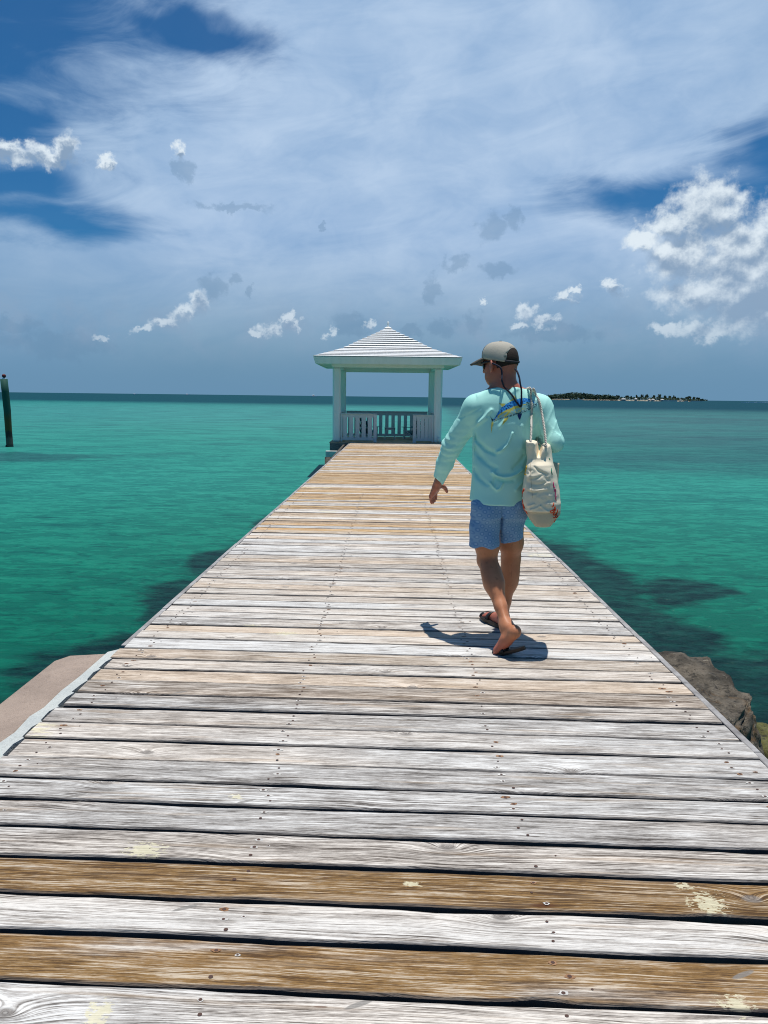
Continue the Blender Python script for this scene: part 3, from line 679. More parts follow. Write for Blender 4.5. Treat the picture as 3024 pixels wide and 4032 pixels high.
# ============================================================ gazebo
GX0, GX1, GY0, GY1 = -1.708, 1.842, 25.15, 28.75
GXC = (GX0+GX1)/2; GYC = (GY0+GY1)/2
gz = thing('gazebo', 'white square gazebo with stepped pyramid roof at the end of the pier', 'gazebo')
def gazebo():
    b = MB()
    y = 24.98; r = random.Random(5)
    while y < 29.0:
        b.box((GX0-.09, y, -.035+r.uniform(-.002, .002)), (GX1+.09, y+.135, -.002+r.uniform(-.002, .002))); y += .145
    b.done('floor_boards', 'tanfloor', gz)
    b = MB(); b.box((GX0-.075, 24.96, -.36), (GX1+.075, 25.0, -.037)); b.box((GX0-.075, 28.96, -.36), (GX1+.075, 29.0, -.037))
    b.box((GX0-.075, 25.002, -.36), (GX0-.035, 28.958, -.037)); b.box((GX1+.035, 25.002, -.36), (GX1+.075, 28.958, -.037))
    b.done('skirt_board', 'skirt', gz)
    b = MB(); b.box((GX0-.10, 25.02, -.56), (GX1+.10, 25.2, -.362)); b.done('sill_beam', 'dark_wood', gz)
    b = MB(); b.box((GX0-.10, 28.7, -.56), (GX1+.10, 28.9, -.362)); b.done('sill_beam', 'dark_wood', gz)
    for xx in (GX0+.15, GXC, GX1-.15):
        for yy in (25.1, 28.8):
            b = MB(); b.tube([(xx, yy, -.56), (xx, yy, -3.4)], .13, 14); b.done('pile', 'dark_wood', gz)
    w = .252
    for (x0, y0) in ((GX0, GY0), (GX1-w, GY0), (GX0+.02, GY1-w-.07), (GX1-w-.02, GY1-w-.07)):
        b = MB(); c = (x0+w/2, y0+w/2)
        if y0 < 26:
            # square column with heavily rounded arrises
            b.box((x0, y0, 0), (x0+w, y0+w, 2.40), .05)
        else:
            b.box((x0+.01, y0, 0), (x0+w-.01, y0+w, 2.40), .03)
        b.done('column', 'white', gz)
    bz0, bz1 = 2.402, 2.62
    b = MB()
    b.box((GX0-.03, GY0-.02, bz0), (GX1+.03, GY0+.20, bz1), .004); b.box((GX0-.03, GY1-.26, bz0-.05), (GX1+.03, GY1-.07, bz1), .004)
    b.box((GX0-.03, GY0+.202, bz0), (GX0+.19, GY1-.262, bz1), .004); b.box((GX1-.19, GY0+.202, bz0), (GX1+.03, GY1-.262, bz1), .004)
    b.done('beam', 'white', gz)
    # stepped roof: measured half widths and heights of the courses, apex to eaves
    cx, cy = .063, 26.95
    cs = [(.134, 3.787), (.273, 3.698), (.418, 3.62), (.564, 3.542), (.709, 3.465), (.859, 3.388), (1.004, 3.312), (1.144, 3.231), (1.289, 3.15),
          (1.442, 3.066), (1.59, 3.003), (1.745, 2.943), (1.905, 2.889), (2.059, 2.84), (2.2, 2.791), (2.354, 2.737)]
    bm = bmesh.new(); prev = None
    def ring(hw, z): return [bm.verts.new((cx+sx*hw, cy+sy*hw, z)) for sx, sy in ((-1, -1), (1, -1), (1, 1), (-1, 1))]
    def bridge(a, c):
        for i in range(4): bm.faces.new((a[i], a[(i+1) % 4], c[(i+1) % 4], c[i]))
    rings = [ring(.05, 3.84)]; bm.faces.new(rings[0])
    last = rings[0]
    for i, (hw, z) in enumerate(cs):
        zr = .030 if i < 10 else .017
        n0_ = len(bm.faces); top = ring(hw, z); bridge(last, top); lip = ring(hw-.002, z-.010); bridge(top, lip)
        low = ring(hw-.03, z-.012); bridge(lip, low); low2 = ring(hw-.034, z-zr); bridge(low, low2)
        bm.faces.ensure_lookup_table()
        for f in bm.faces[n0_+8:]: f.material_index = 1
        low = low2
        last = low
    und = ring(2.30, 2.69); bridge(last, und)
    bm.faces.new(und[::-1]) if False else None
    me = bpy.data.meshes.new('roof'); bmesh.ops.recalc_face_normals(bm, faces=bm.faces); bm.to_mesh(me); bm.free()
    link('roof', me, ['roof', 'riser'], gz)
    b = MB(); b.tube([(cx, cy, 3.80), (cx, cy, 4.0), (cx, cy, 4.015)], [.036, .036, .024], 10); b.done('finial', 'roof', gz)
    # sloped fascia and soffit
    bm = bmesh.new()
    a = ring(2.345, 2.705) if False else None
    def rg(hw, z): return [bm.verts.new((cx+sx*hw, cy+sy*hw, z)) for sx, sy in ((-1, -1), (1, -1), (1, 1), (-1, 1))]
    r1 = rg(2.345, 2.705); r2 = rg(2.285, 2.49); r3 = rg(2.255, 2.49); r4 = rg(2.29, 2.66); r5 = rg(1.80, 2.625)
    for p_, q_ in ((r1, r2), (r2, r3), (r3, r4), (r4, r5)):
        for i in range(4): bm.faces.new((p_[i], p_[(i+1) % 4], q_[(i+1) % 4], q_[i]))
    me = bpy.data.meshes.new('fascia'); bmesh.ops.recalc_face_normals(bm, faces=bm.faces); bm.to_mesh(me); bm.free()
    link('fascia', me, 'white', gz)
    b = MB(); b.box((-1.75, 25.2, 2.63), (1.88, 28.7, 2.66)); b.done('ceiling', 'white', gz)
    for s_ in (-1, 1):
        for yy in np.arange(25.0, 29.0, .55):
            b = MB(); b.bar((cx+s_*1.80, yy, 2.56), (cx+s_*2.25, yy, 2.56), .045, .12); b.done('rafter_tail', 'white', gz)
    # rails
    def panel(x0, x1, y, z1, nb, post, name='railing', axis='x', capw=.10, toph=.10, zb=.06, bw=None):
        t_ = None
        b = MB(); L = x1-x0
        def bx(u0, u1, v0, v1, z0_, z1_, bev=0.):
            if axis == 'x': b.box((u0, y+v0, z0_), (u1, y+v1, z1_), bev)
            else: b.box((y+v0, u0, z0_), (y+v1, u1, z1_), bev)
        bx(x0, x1, -capw/2, capw/2, z1-.03, z1, .005)
        bx(x0+.01, x1-.01, -.02, .02, z1-.03-toph, z1-.032)
        bx(x0+.01, x1-.01, -.02, .02, zb, zb+.09)
        if post:
            u = x1-.11 if post > 0 else x0+.01
            bx(u, u+.10, -.052, .045, .004, z1-.034)
            lo_, hi_ = (x0+.05, x1-.13) if post > 0 else (x0+.13, x1-.05)
            bx((x0+.01) if post > 0 else (x1-.06), (x0+.06) if post > 0 else x1-.01, -.045, .04, .02, z1-.034)
        else: lo_, hi_ = x0+.02, x1-.02
        rail = b.done(name, 'rail', gz)
        wd = (hi_-lo_)/nb; bw_ = bw or wd*.62
        for k in range(nb):
            b = MB(); c = lo_+(k+.5)*wd
            if axis == 'x': b.box((c-bw_/2, y-.015, zb+.085), (c+bw_/2, y+.012, z1-.03-toph+.004), .003)
            else: b.box((y-.015, c-bw_/2, zb+.085), (y+.012, c+bw_/2, z1-.03-toph+.004), .003)
            b.done('baluster', 'rail', rail)
    panel(GX0+.255, -.262, 25.22, .93, 5, 1, bw=.135)
    panel(.90, GX1-.255, 25.22, .915, 4, -1, bw=.115)
    panel(GX0+.27, GX1-.27, 28.62, .955, 13, 0, capw=.16, toph=.13, zb=.03, bw=.125)
    panel(25.42, 28.42, GX0+.12, .93, 13, 0, axis='y', bw=.12)
    panel(25.42, 28.42, GX1-.12, .93, 13, 0, axis='y', bw=.12)
    # small cleat on the right column
    b = MB(); b.tube([(GX1-.10, GY0-.01, .06), (GX1-.10, GY0-.05, .07), (GX1-.10, GY0-.05, .17), (GX1-.10, GY0-.01, .19)], .022, 8); b.done('cleat', 'white', gz)
M['tanfloor'] = mat('gazebo_floor_wood', rough=.8, fn=plain_wood((.30, .20, .12), (.50, .38, .27)))
M['skirt'] = mat('gazebo_skirt_wood', rough=.8, fn=plain_wood((.10, .095, .09), (.26, .245, .225)))
gazebo()

def adirondack(x, y, rz, label):
    s = .83
    t = thing('adirondack_chair', label, 'chair', (x, y, 0), rz, 'chairs under the gazebo roof')
    t.scale = (s, s, s)
    # local: chair faces +Y
    for sx in (-1, 1):
        b = MB(); b.bar((sx*.27, .30, 0), (sx*.27, .30, .50), .03, .10, bev=.003); b.done('leg', 'chair_frame', t)
        b = MB(); b.bar((sx*.24, .34, .31), (sx*.24, -.42, .03), .03, .11, bev=.003); b.done('rear_leg', 'chair_frame', t)
        b = MB()
        b.prism([(sx*.22, .40), (sx*.36, .40), (sx*.39, .34), (sx*.37, .05), (sx*.33, -.40), (sx*.25, -.40), (sx*.235, .1)], .502, .526); b.done('armrest', 'teal', t)
    b = MB()
    for k in range(6):
        yy = .36-k*.085; z = .345-k*.03
        b.obox((0, yy, z), (.26, .037, .010), 0, .003, 0, Matrix.Rotation(math.radians(14), 3, 'X'))
    b.done('seat', 'teal', t)
    b = MB()
    hs = [.60, .68, .72, .68, .60]
    for k in range(5):
        xx = (k-2)*.108; fan = (k-2)*.03
        b.bar((xx, -.10, .18), (xx+fan, -.10-.42*hs[k]/.72, .18+hs[k]), .088, .02, bev=.004)
    b.done('backrest', 'navy_slat', t)
    b = MB(); b.bar((-.33, -.36, .49), (.33, -.36, .49), .04, .05); b.bar((-.28, -.46, .74), (.28, -.46, .74), .03, .04); b.bar((-.25, -.20, .20), (.25, -.20, .20), .03, .06)
    b.done('back_brace', 'chair_frame', t)
adirondack(-.62, 27.25, math.radians(-38), 'teal slatted lounge chair behind the wider left railing panel')
adirondack(1.02, 27.35, math.radians(42), 'teal slatted lounge chair half behind the narrower right railing panel')
def side_table():
    t = thing('side_table', 'small square slatted table with thin legs standing between two teal chairs', 'table', (.17, 26.9, 0))
    b = MB()
    for k in range(4): b.box((-.19, -.19+k*.097, .40), (.19, -.19+k*.097+.088, .418), .003)
    b.done('table_top', 'teal', t)
    for sx in (-1, 1):
        for sy in (-1, 1):
            b = MB(); b.box((sx*.165-.017, sy*.165-.017, 0), (sx*.165+.017, sy*.165+.017, .398)); b.done('leg', 'chair_frame', t)
    b = MB(); b.box((-.165, -.182, .34), (.165, -.162, .398)); b.done('apron', 'chair_frame', t)
    b = MB(); b.box((-.165, .162, .34), (.165, .182, .398)); b.done('apron', 'chair_frame', t)
side_table()

# ============================================================ marker pile
def marker():
    t = thing('marker_pile', 'tall green stained timber pile standing in the water, red ball on top', 'pile', (-17.97, 36.8, 0))
    b = MB(); n = 12; rad = [.20, .165, .155, .15, .16, .162, .163]; zs = [-3.4, -1.25, -1.0, -.3, .6, 1.5, 2.09]
    b.tube([(.06-.03*(z+1.1)+.015*math.sin(z*2), 0, z) for z in zs], rad, 18); b.done('post', 'pile', t, True)
    b = MB(); b.tube([(-.03, 0, -1.16), (-.03+.085, 0, -1.08), (.055, 0, -.99)], [.17, .185, .165], 16); b.done('collar', 'black', t)
    b = MB(); b.tube([(-.035, 0, 2.092), (-.035, 0, 2.12), (-.035, 0, 2.15)], [.10, .09, .045], 14); b.done('cap', 'foam', t)
    bm = bmesh.new(); bmesh.ops.create_uvsphere(bm, u_segments=20, v_segments=12, radius=.093)
    for v in bm.verts: v.co.z += 2.235; v.co.x -= .035
    me = bpy.data.meshes.new('ball'); bm.to_mesh(me); bm.free(); link('ball', me, 'red_ball', t, True)
marker()

# ============================================================ rocks
def rock(name, c, r, seed, m, label, flat=.55, sub=6, rz=0.):
    bm = bmesh.new(); bmesh.ops.create_icosphere(bm, subdivisions=sub, radius=1.)
    off = Vector((seed*7.1, seed*3.3, 0)); rg = random.Random(seed)
    pl = [(Vector((rg.gauss(0, 1), rg.gauss(0, 1), rg.gauss(0, .7))).normalized(), rg.uniform(.62, .9)) for _ in range(13)]+[(Vector((.08, -.1, 1)).normalized(), flat), (Vector((1, -.5, .25)).normalized(), .70)]
    cr, sr = math.cos(rz), math.sin(rz)
    for v in bm.verts:
        d = v.co.normalized(); p = d*(1+.12*mn.noise(d*1.4+off))
        for n_, e_ in pl:
            q = p.dot(n_)+.05*mn.noise(d*4+off)
            if q > e_: p -= n_*(q-e_)*.93
        p += d*(.035*abs(mn.noise(d*6+off))+.03*mn.fractal(d*8+off, 1., 2., 5)-.05*max(0, mn.noise(d*3.3-off)-.25))
        x, y = p.x*r[0], p.y*r[1]
        v.co = Vector((cr*x-sr*y+c[0], sr*x+cr*y+c[1], p.z*r[2]+c[2]))
    me = bpy.data.meshes.new(name); bm.to_mesh(me); bm.free()
    o = link(name, me, m, None, True); return tag(o, label, 'rock')
rock('boulder', (2.08, 5.16, -.92), (.70, 1.03, .72), 3, 'rock', 'large brown and grey boulder above the water against the right deck edge', .60, 6, math.radians(-17))
rock('boulder', (3.02, 5.36, -1.30), (.50, .66, .37), 8, 'algae_rock', 'yellow-green algae covered rock lying low in the water at the right photo edge', .78)
rock('boulder', (3.05, 5.75, -1.42), (.5, .42, .33), 12, 'algae_rock', 'small submerged green rock in the water right of the large boulder', .8, 5)

# ============================================================ far island, boats, surf
def island():
    DY = 1500.
    def X(zx): return PY(2100+zx/1.7955, 1570, DY)[0]
    def Zt(zy, dy=DY): return PY(2500, 1500+zy/1.7955, dy)[2]
    r = random.Random(11)
    x0, x1 = X(60), X(1262)
    bm = bmesh.new(); n = 120; rows = []
    for i in range(n+1):
        f = i/n; x = x0+(x1-x0)*f; env = min(1, (1-f)*9)**.7*min(1, f*20)**.5
        w = 60*env+2; row = []
        for k, (dy, z) in enumerate(((-1, -1.6), (-.8, .6), (-.3, 1.6), (.6, 1.8), (1, -1.6))):
            row.append(bm.verts.new((x, DY+60+dy*w+6*mn.noise(Vector((x*.02, k, 0))), z*(env if z > 0 else 1)+(.5*mn.noise(Vector((x*.05, k, 4))) if z > 0 else 0)-.6)))
        rows.append(row)
    for i in range(n):
        for k in range(4): bm.faces.new((rows[i][k], rows[i+1][k], rows[i+1][k+1], rows[i][k+1]))
    me = bpy.data.meshes.new('island_land'); bm.to_mesh(me); bm.free(); o = link('island_land', me, 'beach'); o['kind'] = 'structure'
    for (a, c, h) in ((270, 345, .9), (913, 1015, 1.5), (1072, 1092, .9), (1118, 1195, 1.1)):
        b = MB(); k = 9; top = []; low = []
        pts = []
        for i in range(k+1):
            f = i/k; pts.append((X(a)+(X(c)-X(a))*f, DY-2-2*math.sin(f*3.14)-r.uniform(0, 1)))
        back = [(p[0], DY+22) for p in pts[::-1]]
        b.prism(pts+back, -1.3, -.3+h); o = b.done('beach', 'whitesand'); o['kind'] = 'structure'
    def leafball(bm, c, rr, nn, size, rg):
        for _ in range(nn):
            while True:
                d = Vector((rg.uniform(-1, 1), rg.uniform(-1, 1), rg.uniform(-1, 1)))
                if .35 < d.length < 1: break
            p = Vector(c)+Vector((d.x*rr[0], d.y*rr[1], d.z*rr[2]))
            s = size*rg.uniform(.6, 1.3)
            a = Vector((rg.gauss(0, 1), rg.gauss(0, 1), rg.gauss(0, 1))).normalized(); e1 = a.orthogonal().normalized(); e2 = a.cross(e1)
            vs = [bm.verts.new(p+e1*s*math.cos(q)+e2*s*math.sin(q)*.7) for q in (0, 1.6, 3.1, 4.7)]
            bm.faces.new(vs)
    # the dense wood at the west end reads as one mass
    bm = bmesh.new(); k = 0
    prof = [(90, 108), (150, 104), (180, 97), (230, 94), (265, 88), (300, 84), (350, 86), (400, 93), (440, 97), (500, 100), (530, 98), (555, 100), (600, 112), (660, 112), (700, 108), (760, 112), (820, 108), (900, 112), (1000, 112), (1100, 116), (1230, 128)]
    xs_, ys_ = zip(*prof)
    z = 88.
    while z < 1235:
        top = Zt(np.interp(z, xs_, ys_)+r.uniform(-1, 5)); 
        for dy in (10, 35):
            c = (X(z)+r.uniform(-2, 2), DY+dy+r.uniform(-6, 6), max(2.2, top*.55)); leafball(bm, c, (4.5, 5, max(1.6, top*.5)), 26 if z < 600 else 14, 1.5, r)
        z += 6 if z < 600 else 12
    me = bpy.data.meshes.new('woodland'); bm.to_mesh(me); bm.free(); o = link('woodland', me, 'leaf')
    tag(o, 'dense dark green wood and undergrowth covering the distant low island', 'woodland', kind='stuff')
    looks = ['broad round crowned', 'tall narrow', 'low spreading', 'loose ragged']
    spots = [(615, 104, 22), (690, 106, 18), (755, 100, 12), (800, 96, 16), (828, 93, 22), (875, 100, 16), (925, 93, 20), (962, 99, 14), (990, 101, 14), (1028, 101, 20), (1080, 118, 12), (1112, 112, 14), (1135, 106, 24), (1168, 110, 18), (1205, 113, 20), (1228, 124, 12)]
    where = ['above the first white roof', 'right of the first white roof', 'thin one left of the island middle', 'left of the tallest middle tree', 'tallest in the middle of the island',
             'just right of the tallest middle tree', 'behind the last white cottage', 'right of the last white cottage', 'over the long white beach', 'right end of the long white beach',
             'low in the gap after the long beach', 'left of the big eastern clump', 'largest of the eastern clump', 'centre of the eastern clump', 'right side of the eastern clump', 'last at the eastern point']
    for i, (zx, zy, w) in enumerate(spots):
        x = X(zx); top = Zt(zy); hw = w/1.7955*.5*DY/FPX
        t = thing('island_tree', f'far green tree on the island, {where[i]}', 'tree', (x, DY+18+(i*7) % 11, 1.0), 0, 'trees on the distant island')
        b = MB(); b.tube([(0, 0, -1.5), (.2, 0, top*.4), (0, 0, top*.75)], [.45, .32, .12], 6); b.done('trunk', 'bark', t)
        bm = bmesh.new(); rg = random.Random(i)
        for _ in range(5):
            leafball(bm, (rg.uniform(-.45, .45)*hw*2, rg.uniform(-2, 2), top*rg.uniform(.5, .78)), (hw*.6, hw*.6, top*.24), 80, .8, rg)
        me = bpy.data.meshes.new('crown'); bm.to_mesh(me); bm.free(); link('crown', me, 'leaf', t)
    for (zx, zy, w, lab) in ((640, 127, 42, 'wide white roofed house at the left end of the island houses'), (727, 124, 16, 'small pale house second from the left on the island'),
                             (822, 127, 12, 'tiny pale house left of the middle island trees'), (848, 127, 20, 'white flat house in the middle of the island shore'),
                             (913, 128, 20, 'white cottage nearest the long white beach'), (1045, 133, 14, 'small grey house right of the long white beach')):
        x = X(zx); hw = w/1.7955*.38*DY/FPX; zt = max(2.4, Zt(zy-2.5))
        t = thing('island_house', lab, 'house', (x, DY+2, 0), 0, 'houses on the distant island')
        b = MB(); b.box((-hw, -4, -.5), (hw, 4, zt*.55)); b.done('wall', 'house', t)
        b = MB(); q = zt*.55+.01
        vs = [b.bm.verts.new(p) for p in ((-hw-.6, -4.6, q), (hw+.6, -4.6, q), (hw+.6, 4.6, q), (-hw-.6, 4.6, q), (-hw*.5, 0, zt), (hw*.5, 0, zt))]
        for f in ((0, 1, 5, 4), (2, 3, 4, 5), (1, 2, 5), (3, 0, 4), (3, 2, 1, 0)): b.bm.faces.new([vs[j] for j in f])
        b.done('roof', 'house', t)
        b = MB(); b.box((-hw*.25, -4.06, .2), (hw*.25, -4.001, zt*.4)); b.done('window', 'window', t)
island()
def boat(px, py, Yd, L, label):
    p = PY(px, py, Yd)
    t = thing('motor_boat', label, 'boat', (p[0], Yd, WZ), .2, 'boats on the horizon')
    b = MB(); h = L*.16
    v = [b.bm.verts.new(q) for q in ((-L/2, -L*.14, h), (L*.25, -L*.14, h), (L*.55, 0, h*1.25), (L*.25, L*.14, h), (-L/2, L*.14, h),
                                      (-L*.45, -L*.08, -.2), (L*.2, -L*.08, -.2), (L*.42, 0, -.1), (L*.2, L*.08, -.2), (-L*.45, L*.08, -.2))]
    b.bm.faces.new(v[:5]); b.bm.faces.new(v[5:][::-1])
    for i in range(5): b.bm.faces.new((v[i], v[(i+1) % 5], v[5+(i+1) % 5], v[5+i]))
    b.done('hull', 'boat', t)
    b = MB(); b.box((-L*.22, -L*.09, h+.01), (L*.12, L*.09, h+L*.17), L*.02); b.done('cabin', 'boat', t)
    b = MB(); b.box((-L*.1, -L*.094, h+L*.08), (L*.08, L*.094, h+L*.13)); b.done('window', 'window', t)
boat(530, 1548, 1900, 9, 'tiny white boat on the horizon left of the pier, farthest left of three')
boat(737, 1552, 2300, 13, 'low white boat on the horizon, middle of three left of the gazebo')
boat(1235, 1559, 1500, 13, 'white motor boat on the horizon just left of the gazebo column')
def surf():
    r = random.Random(4); b = MB()
    p0 = PZ(2940, 1585, WZ+.02); p1 = PZ(3150, 1587.5, WZ+.02)
    for k in range(9):
        f = k/9; c = p0*(1-f)+p1*f; L = r.uniform(14, 30); w = r.uniform(1.2, 3.5)*(1+f)
        poly = [(c[0]-L/2, c[1]), (c[0]-L*.2, c[1]-w), (c[0]+L*.3, c[1]-w*.7), (c[0]+L/2, c[1]+.5), (c[0]+L*.1, c[1]+w)]
        b.prism(poly, WZ-.1, WZ+.7+.5*f)
    o = b.done('surf', 'foam'); tag(o, 'white line of breaking surf right of the island', 'surf', kind='stuff')
surf()

# ============================================================ distance-field modelling of the figure
class SDF:
    def __init__(s, lo, hi, h):
        s.lo = np.array(lo, float); s.h = h
        s.n = np.ceil((np.array(hi)-s.lo)/h).astype(int)+1
        s.f = np.full(s.n, 1., np.float32)
    def block(s, lo, hi):
        i0 = np.clip(np.floor((np.array(lo)-s.lo)/s.h).astype(int), 0, s.n); i1 = np.clip(np.ceil((np.array(hi)-s.lo)/s.h).astype(int)+1, 0, s.n)
        g = [s.lo[k]+s.h*np.arange(i0[k], i1[k], dtype=np.float32) for k in range(3)]
        X, Y, Z = np.meshgrid(*g, indexing='ij', copy=False)
        return tuple(slice(i0[k], i1[k]) for k in range(3)), X, Y, Z
    def merge(s, sl, d, k, op='u'):
        F = s.f[sl]; d = d.astype(np.float32)
        if op == 'u':
            if k > 0:
                q = np.maximum(k-np.abs(F-d), 0)/k; s.f[sl] = np.minimum(F, d)-q*q*k*.25
            else: s.f[sl] = np.minimum(F, d)
        else:                                            # subtract
            if k > 0:
                q = np.maximum(k-np.abs(F+d), 0)/k; s.f[sl] = np.maximum(F, -d)+q*q*k*.25
            else: s.f[sl] = np.maximum(F, -d)
    def cone(s, a, b, ra, rb, k=.02, op='u', flat=None):
        """round cone from a to b; flat=(axis, factor) squashes it along a world direction"""
        a = np.array(a, float); b = np.array(b, float); r = max(ra, rb)*(1.3 if flat else 1)+k+.02
        sl, X, Y, Z = s.block(np.minimum(a, b)-r, np.maximum(a, b)+r)
        if X.size == 0: return
        ab = b-a; L = float(ab@ab)+1e-9
        t = np.clip(((X-a[0])*ab[0]+(Y-a[1])*ab[1]+(Z-a[2])*ab[2])/L, 0, 1)
        dx, dy, dz = X-a[0]-t*ab[0], Y-a[1]-t*ab[1], Z-a[2]-t*ab[2]
        if flat:
            n, fac = np.array(flat[0], float), flat[1]; n /= np.linalg.norm(n)
            c = dx*n[0]+dy*n[1]+dz*n[2]; e = (fac-1)
            d = np.sqrt(dx*dx+dy*dy+dz*dz+c*c*(fac*fac-1))
        else: d = np.sqrt(dx*dx+dy*dy+dz*dz)
        s.merge(sl, d-(ra+t*(rb-ra)), k, op)
    def ell(s, c, r, R=None, k=.02, op='u'):
        c = np.array(c, float); m = max(r)+k+.02
        sl, X, Y, Z = s.block(c-m, c+m)
        if X.size == 0: return
        R = np.eye(3) if R is None else np.array(R, float)          # rows: local axes
        x, y, z = X-c[0], Y-c[1], Z-c[2]
        u = [(R[i][0]*x+R[i][1]*y+R[i][2]*z)/r[i] for i in range(3)]
        k0 = np.sqrt(u[0]**2+u[1]**2+u[2]**2)+1e-6; k1 = np.sqrt((u[0]/r[0])**2+(u[1]/r[1])**2+(u[2]/r[2])**2)+1e-6
        s.merge(sl, k0*(k0-1)/k1, k, op)
    def loft(s, st, k=.02, rot=0., sq=2., op='u', cut=None, gap=0.):
        """stations (z, cx, cy, half width, half depth); sq is the superellipse power"""
        st = sorted(st); z = [q[0] for q in st]; A = np.array(st)
        lo = (min(A[:, 1]-A[:, 3])-.06-k, min(A[:, 2]-A[:, 4])-.06-k, z[0]-.06); hi = (max(A[:, 1]+A[:, 3])+.06+k, max(A[:, 2]+A[:, 4])+.06+k, z[-1]+.06)
        sl, X, Y, Z = s.block(lo, hi)
        cx, cy, a, b = (np.interp(Z, z, A[:, i]) for i in (1, 2, 3, 4))
        x, y = X-cx, Y-cy
        c_, s_ = math.cos(rot), math.sin(rot); x, y = c_*x+s_*y, -s_*x+c_*y
        q = (np.abs(x/a)**sq+np.abs(y/b)**sq)**(1/sq)
        d = (q-1)*np.minimum(a, b)
        d = np.maximum(d, np.maximum(z[0]-Z, Z-z[-1]))
        s.merge(sl, d, k, op)
    def mesh(s):
        f = s.f; ins = f < 0
        nx, ny, nz = f.shape
        c = np.zeros((nx-1, ny-1, nz-1), np.uint8)
        for dx in (0, 1):
            for dy in (0, 1):
                for dz in (0, 1): c += ins[dx:nx-1+dx, dy:ny-1+dy, dz:nz-1+dz]
        act = (c > 0) & (c < 8); idx = np.full(act.shape, -1, np.int64); ijk = np.argwhere(act); idx[act] = np.arange(len(ijk))
        P = np.zeros((len(ijk), 3)); W = np.zeros(len(ijk))
        cor = [(a, b, c_) for a in (0, 1) for b in (0, 1) for c_ in (0, 1)]
        val = {q: f[ijk[:, 0]+q[0], ijk[:, 1]+q[1], ijk[:, 2]+q[2]].astype(float) for q in cor}
        for q in cor:
            for ax_ in range(3):
                if q[ax_] == 0:
                    q2 = list(q); q2[ax_] = 1; q2 = tuple(q2); a, b = val[q], val[q2]; m = (a < 0) != (b < 0)
                    t = np.where(m, a/np.where(a == b, 1, a-b), 0)
                    pt = np.tile(np.array(q, float), (len(ijk), 1)); pt[:, ax_] += t
                    P[m] += pt[m]; W[m] += 1
        P = (P/W[:, None]+ijk)*s.h+s.lo
        quads = []
        for ax_ in range(3):
            o1, o2 = [(1, 2), (2, 0), (0, 1)][ax_]
            sl0 = [slice(None)]*3; sl1 = [slice(None)]*3; sl0[ax_] = slice(0, -1); sl1[ax_] = slice(1, None)
            A, B = ins[tuple(sl0)], ins[tuple(sl1)]; e = np.argwhere(A != B)
            e = e[(e[:, o1] > 0) & (e[:, o2] > 0) & (e[:, o1] < f.shape[o1]-1) & (e[:, o2] < f.shape[o2]-1)]
            u = np.zeros(3, int); u[o1] = 1; v = np.zeros(3, int); v[o2] = 1
            g = lambda q: idx[q[:, 0], q[:, 1], q[:, 2]]
            Q = np.stack([g(e-u-v), g(e-v), g(e), g(e-u)], 1)
            flip = ~A[e[:, 0], e[:, 1], e[:, 2]]; Q[flip] = Q[flip][:, ::-1]
            quads.append(Q)
        Q = np.concatenate(quads); Q = Q[(Q >= 0).all(1)]
        return P, Q
def relax(P, Q, it=2, w=.5):
    for _ in range(it):
        S = np.zeros_like(P); C = np.zeros(len(P))
        for a, b in ((0, 1), (1, 2), (2, 3), (3, 0)):
            np.add.at(S, Q[:, a], P[Q[:, b]]); np.add.at(S, Q[:, b], P[Q[:, a]]); np.add.at(C, Q[:, a], 1); np.add.at(C, Q[:, b], 1)
        P = P*(1-w)+w*S/np.maximum(C, 1)[:, None]
    return P
def sdf_obj(name, S, m, parent, it=2, w=.5, fn=None):
    P, Q = S.mesh(); P = relax(P, Q, it, w)
    if fn: P = fn(P)
    me = bpy.data.meshes.new(name); me.from_pydata(P.tolist(), [], Q.tolist()); me.update()
    o = link(name, me, m, parent, True)
    return o, P, Q
V = np.array

# ============================================================ the man
man = thing('person', 'man in mint shirt, blue shorts and cap walking along the pier with a tote bag', 'person')
HC = PY(1972, 1432, 4.62)                                   # centre of the head
fa = math.radians(44)
hf = V([-math.sin(fa), math.cos(fa), 0]); hs = V([-math.cos(fa), -math.sin(fa), 0]); hu = V([0, 0, 1.])
pit = math.radians(6); hf, hu = hf*math.cos(pit)-hu*math.sin(pit)*.6, hu*math.cos(pit)+hf*math.sin(pit)*.6
hf /= np.linalg.norm(hf); hu = np.cross(hf, hs); hu = hu/np.linalg.norm(hu)*(1 if hu[2] > 0 else -1)
def HD(f, s, u): return HC+hf*f+hs*s+hu*u
HR = [hf, hs, hu]
shL, shR = PY(1868, 1592, 4.60), PY(2132, 1592, 4.58)
elL, elR = PY(1778, 1752, 4.70), PY(2182, 1742, 4.50)
wrL = PY(1721, 1910, 4.86)
wrR = V([.905, 4.80, 1.235])
hipL, hipR = V([.625, 4.60, .90]), V([.765, 4.61, .90])
knL, knR = PY(1918, 2205, 4.62), PY(2012, 2195, 4.78)
anL, anR = PY(1993, 2462, 4.33), PY(1981, 2432, 4.86)
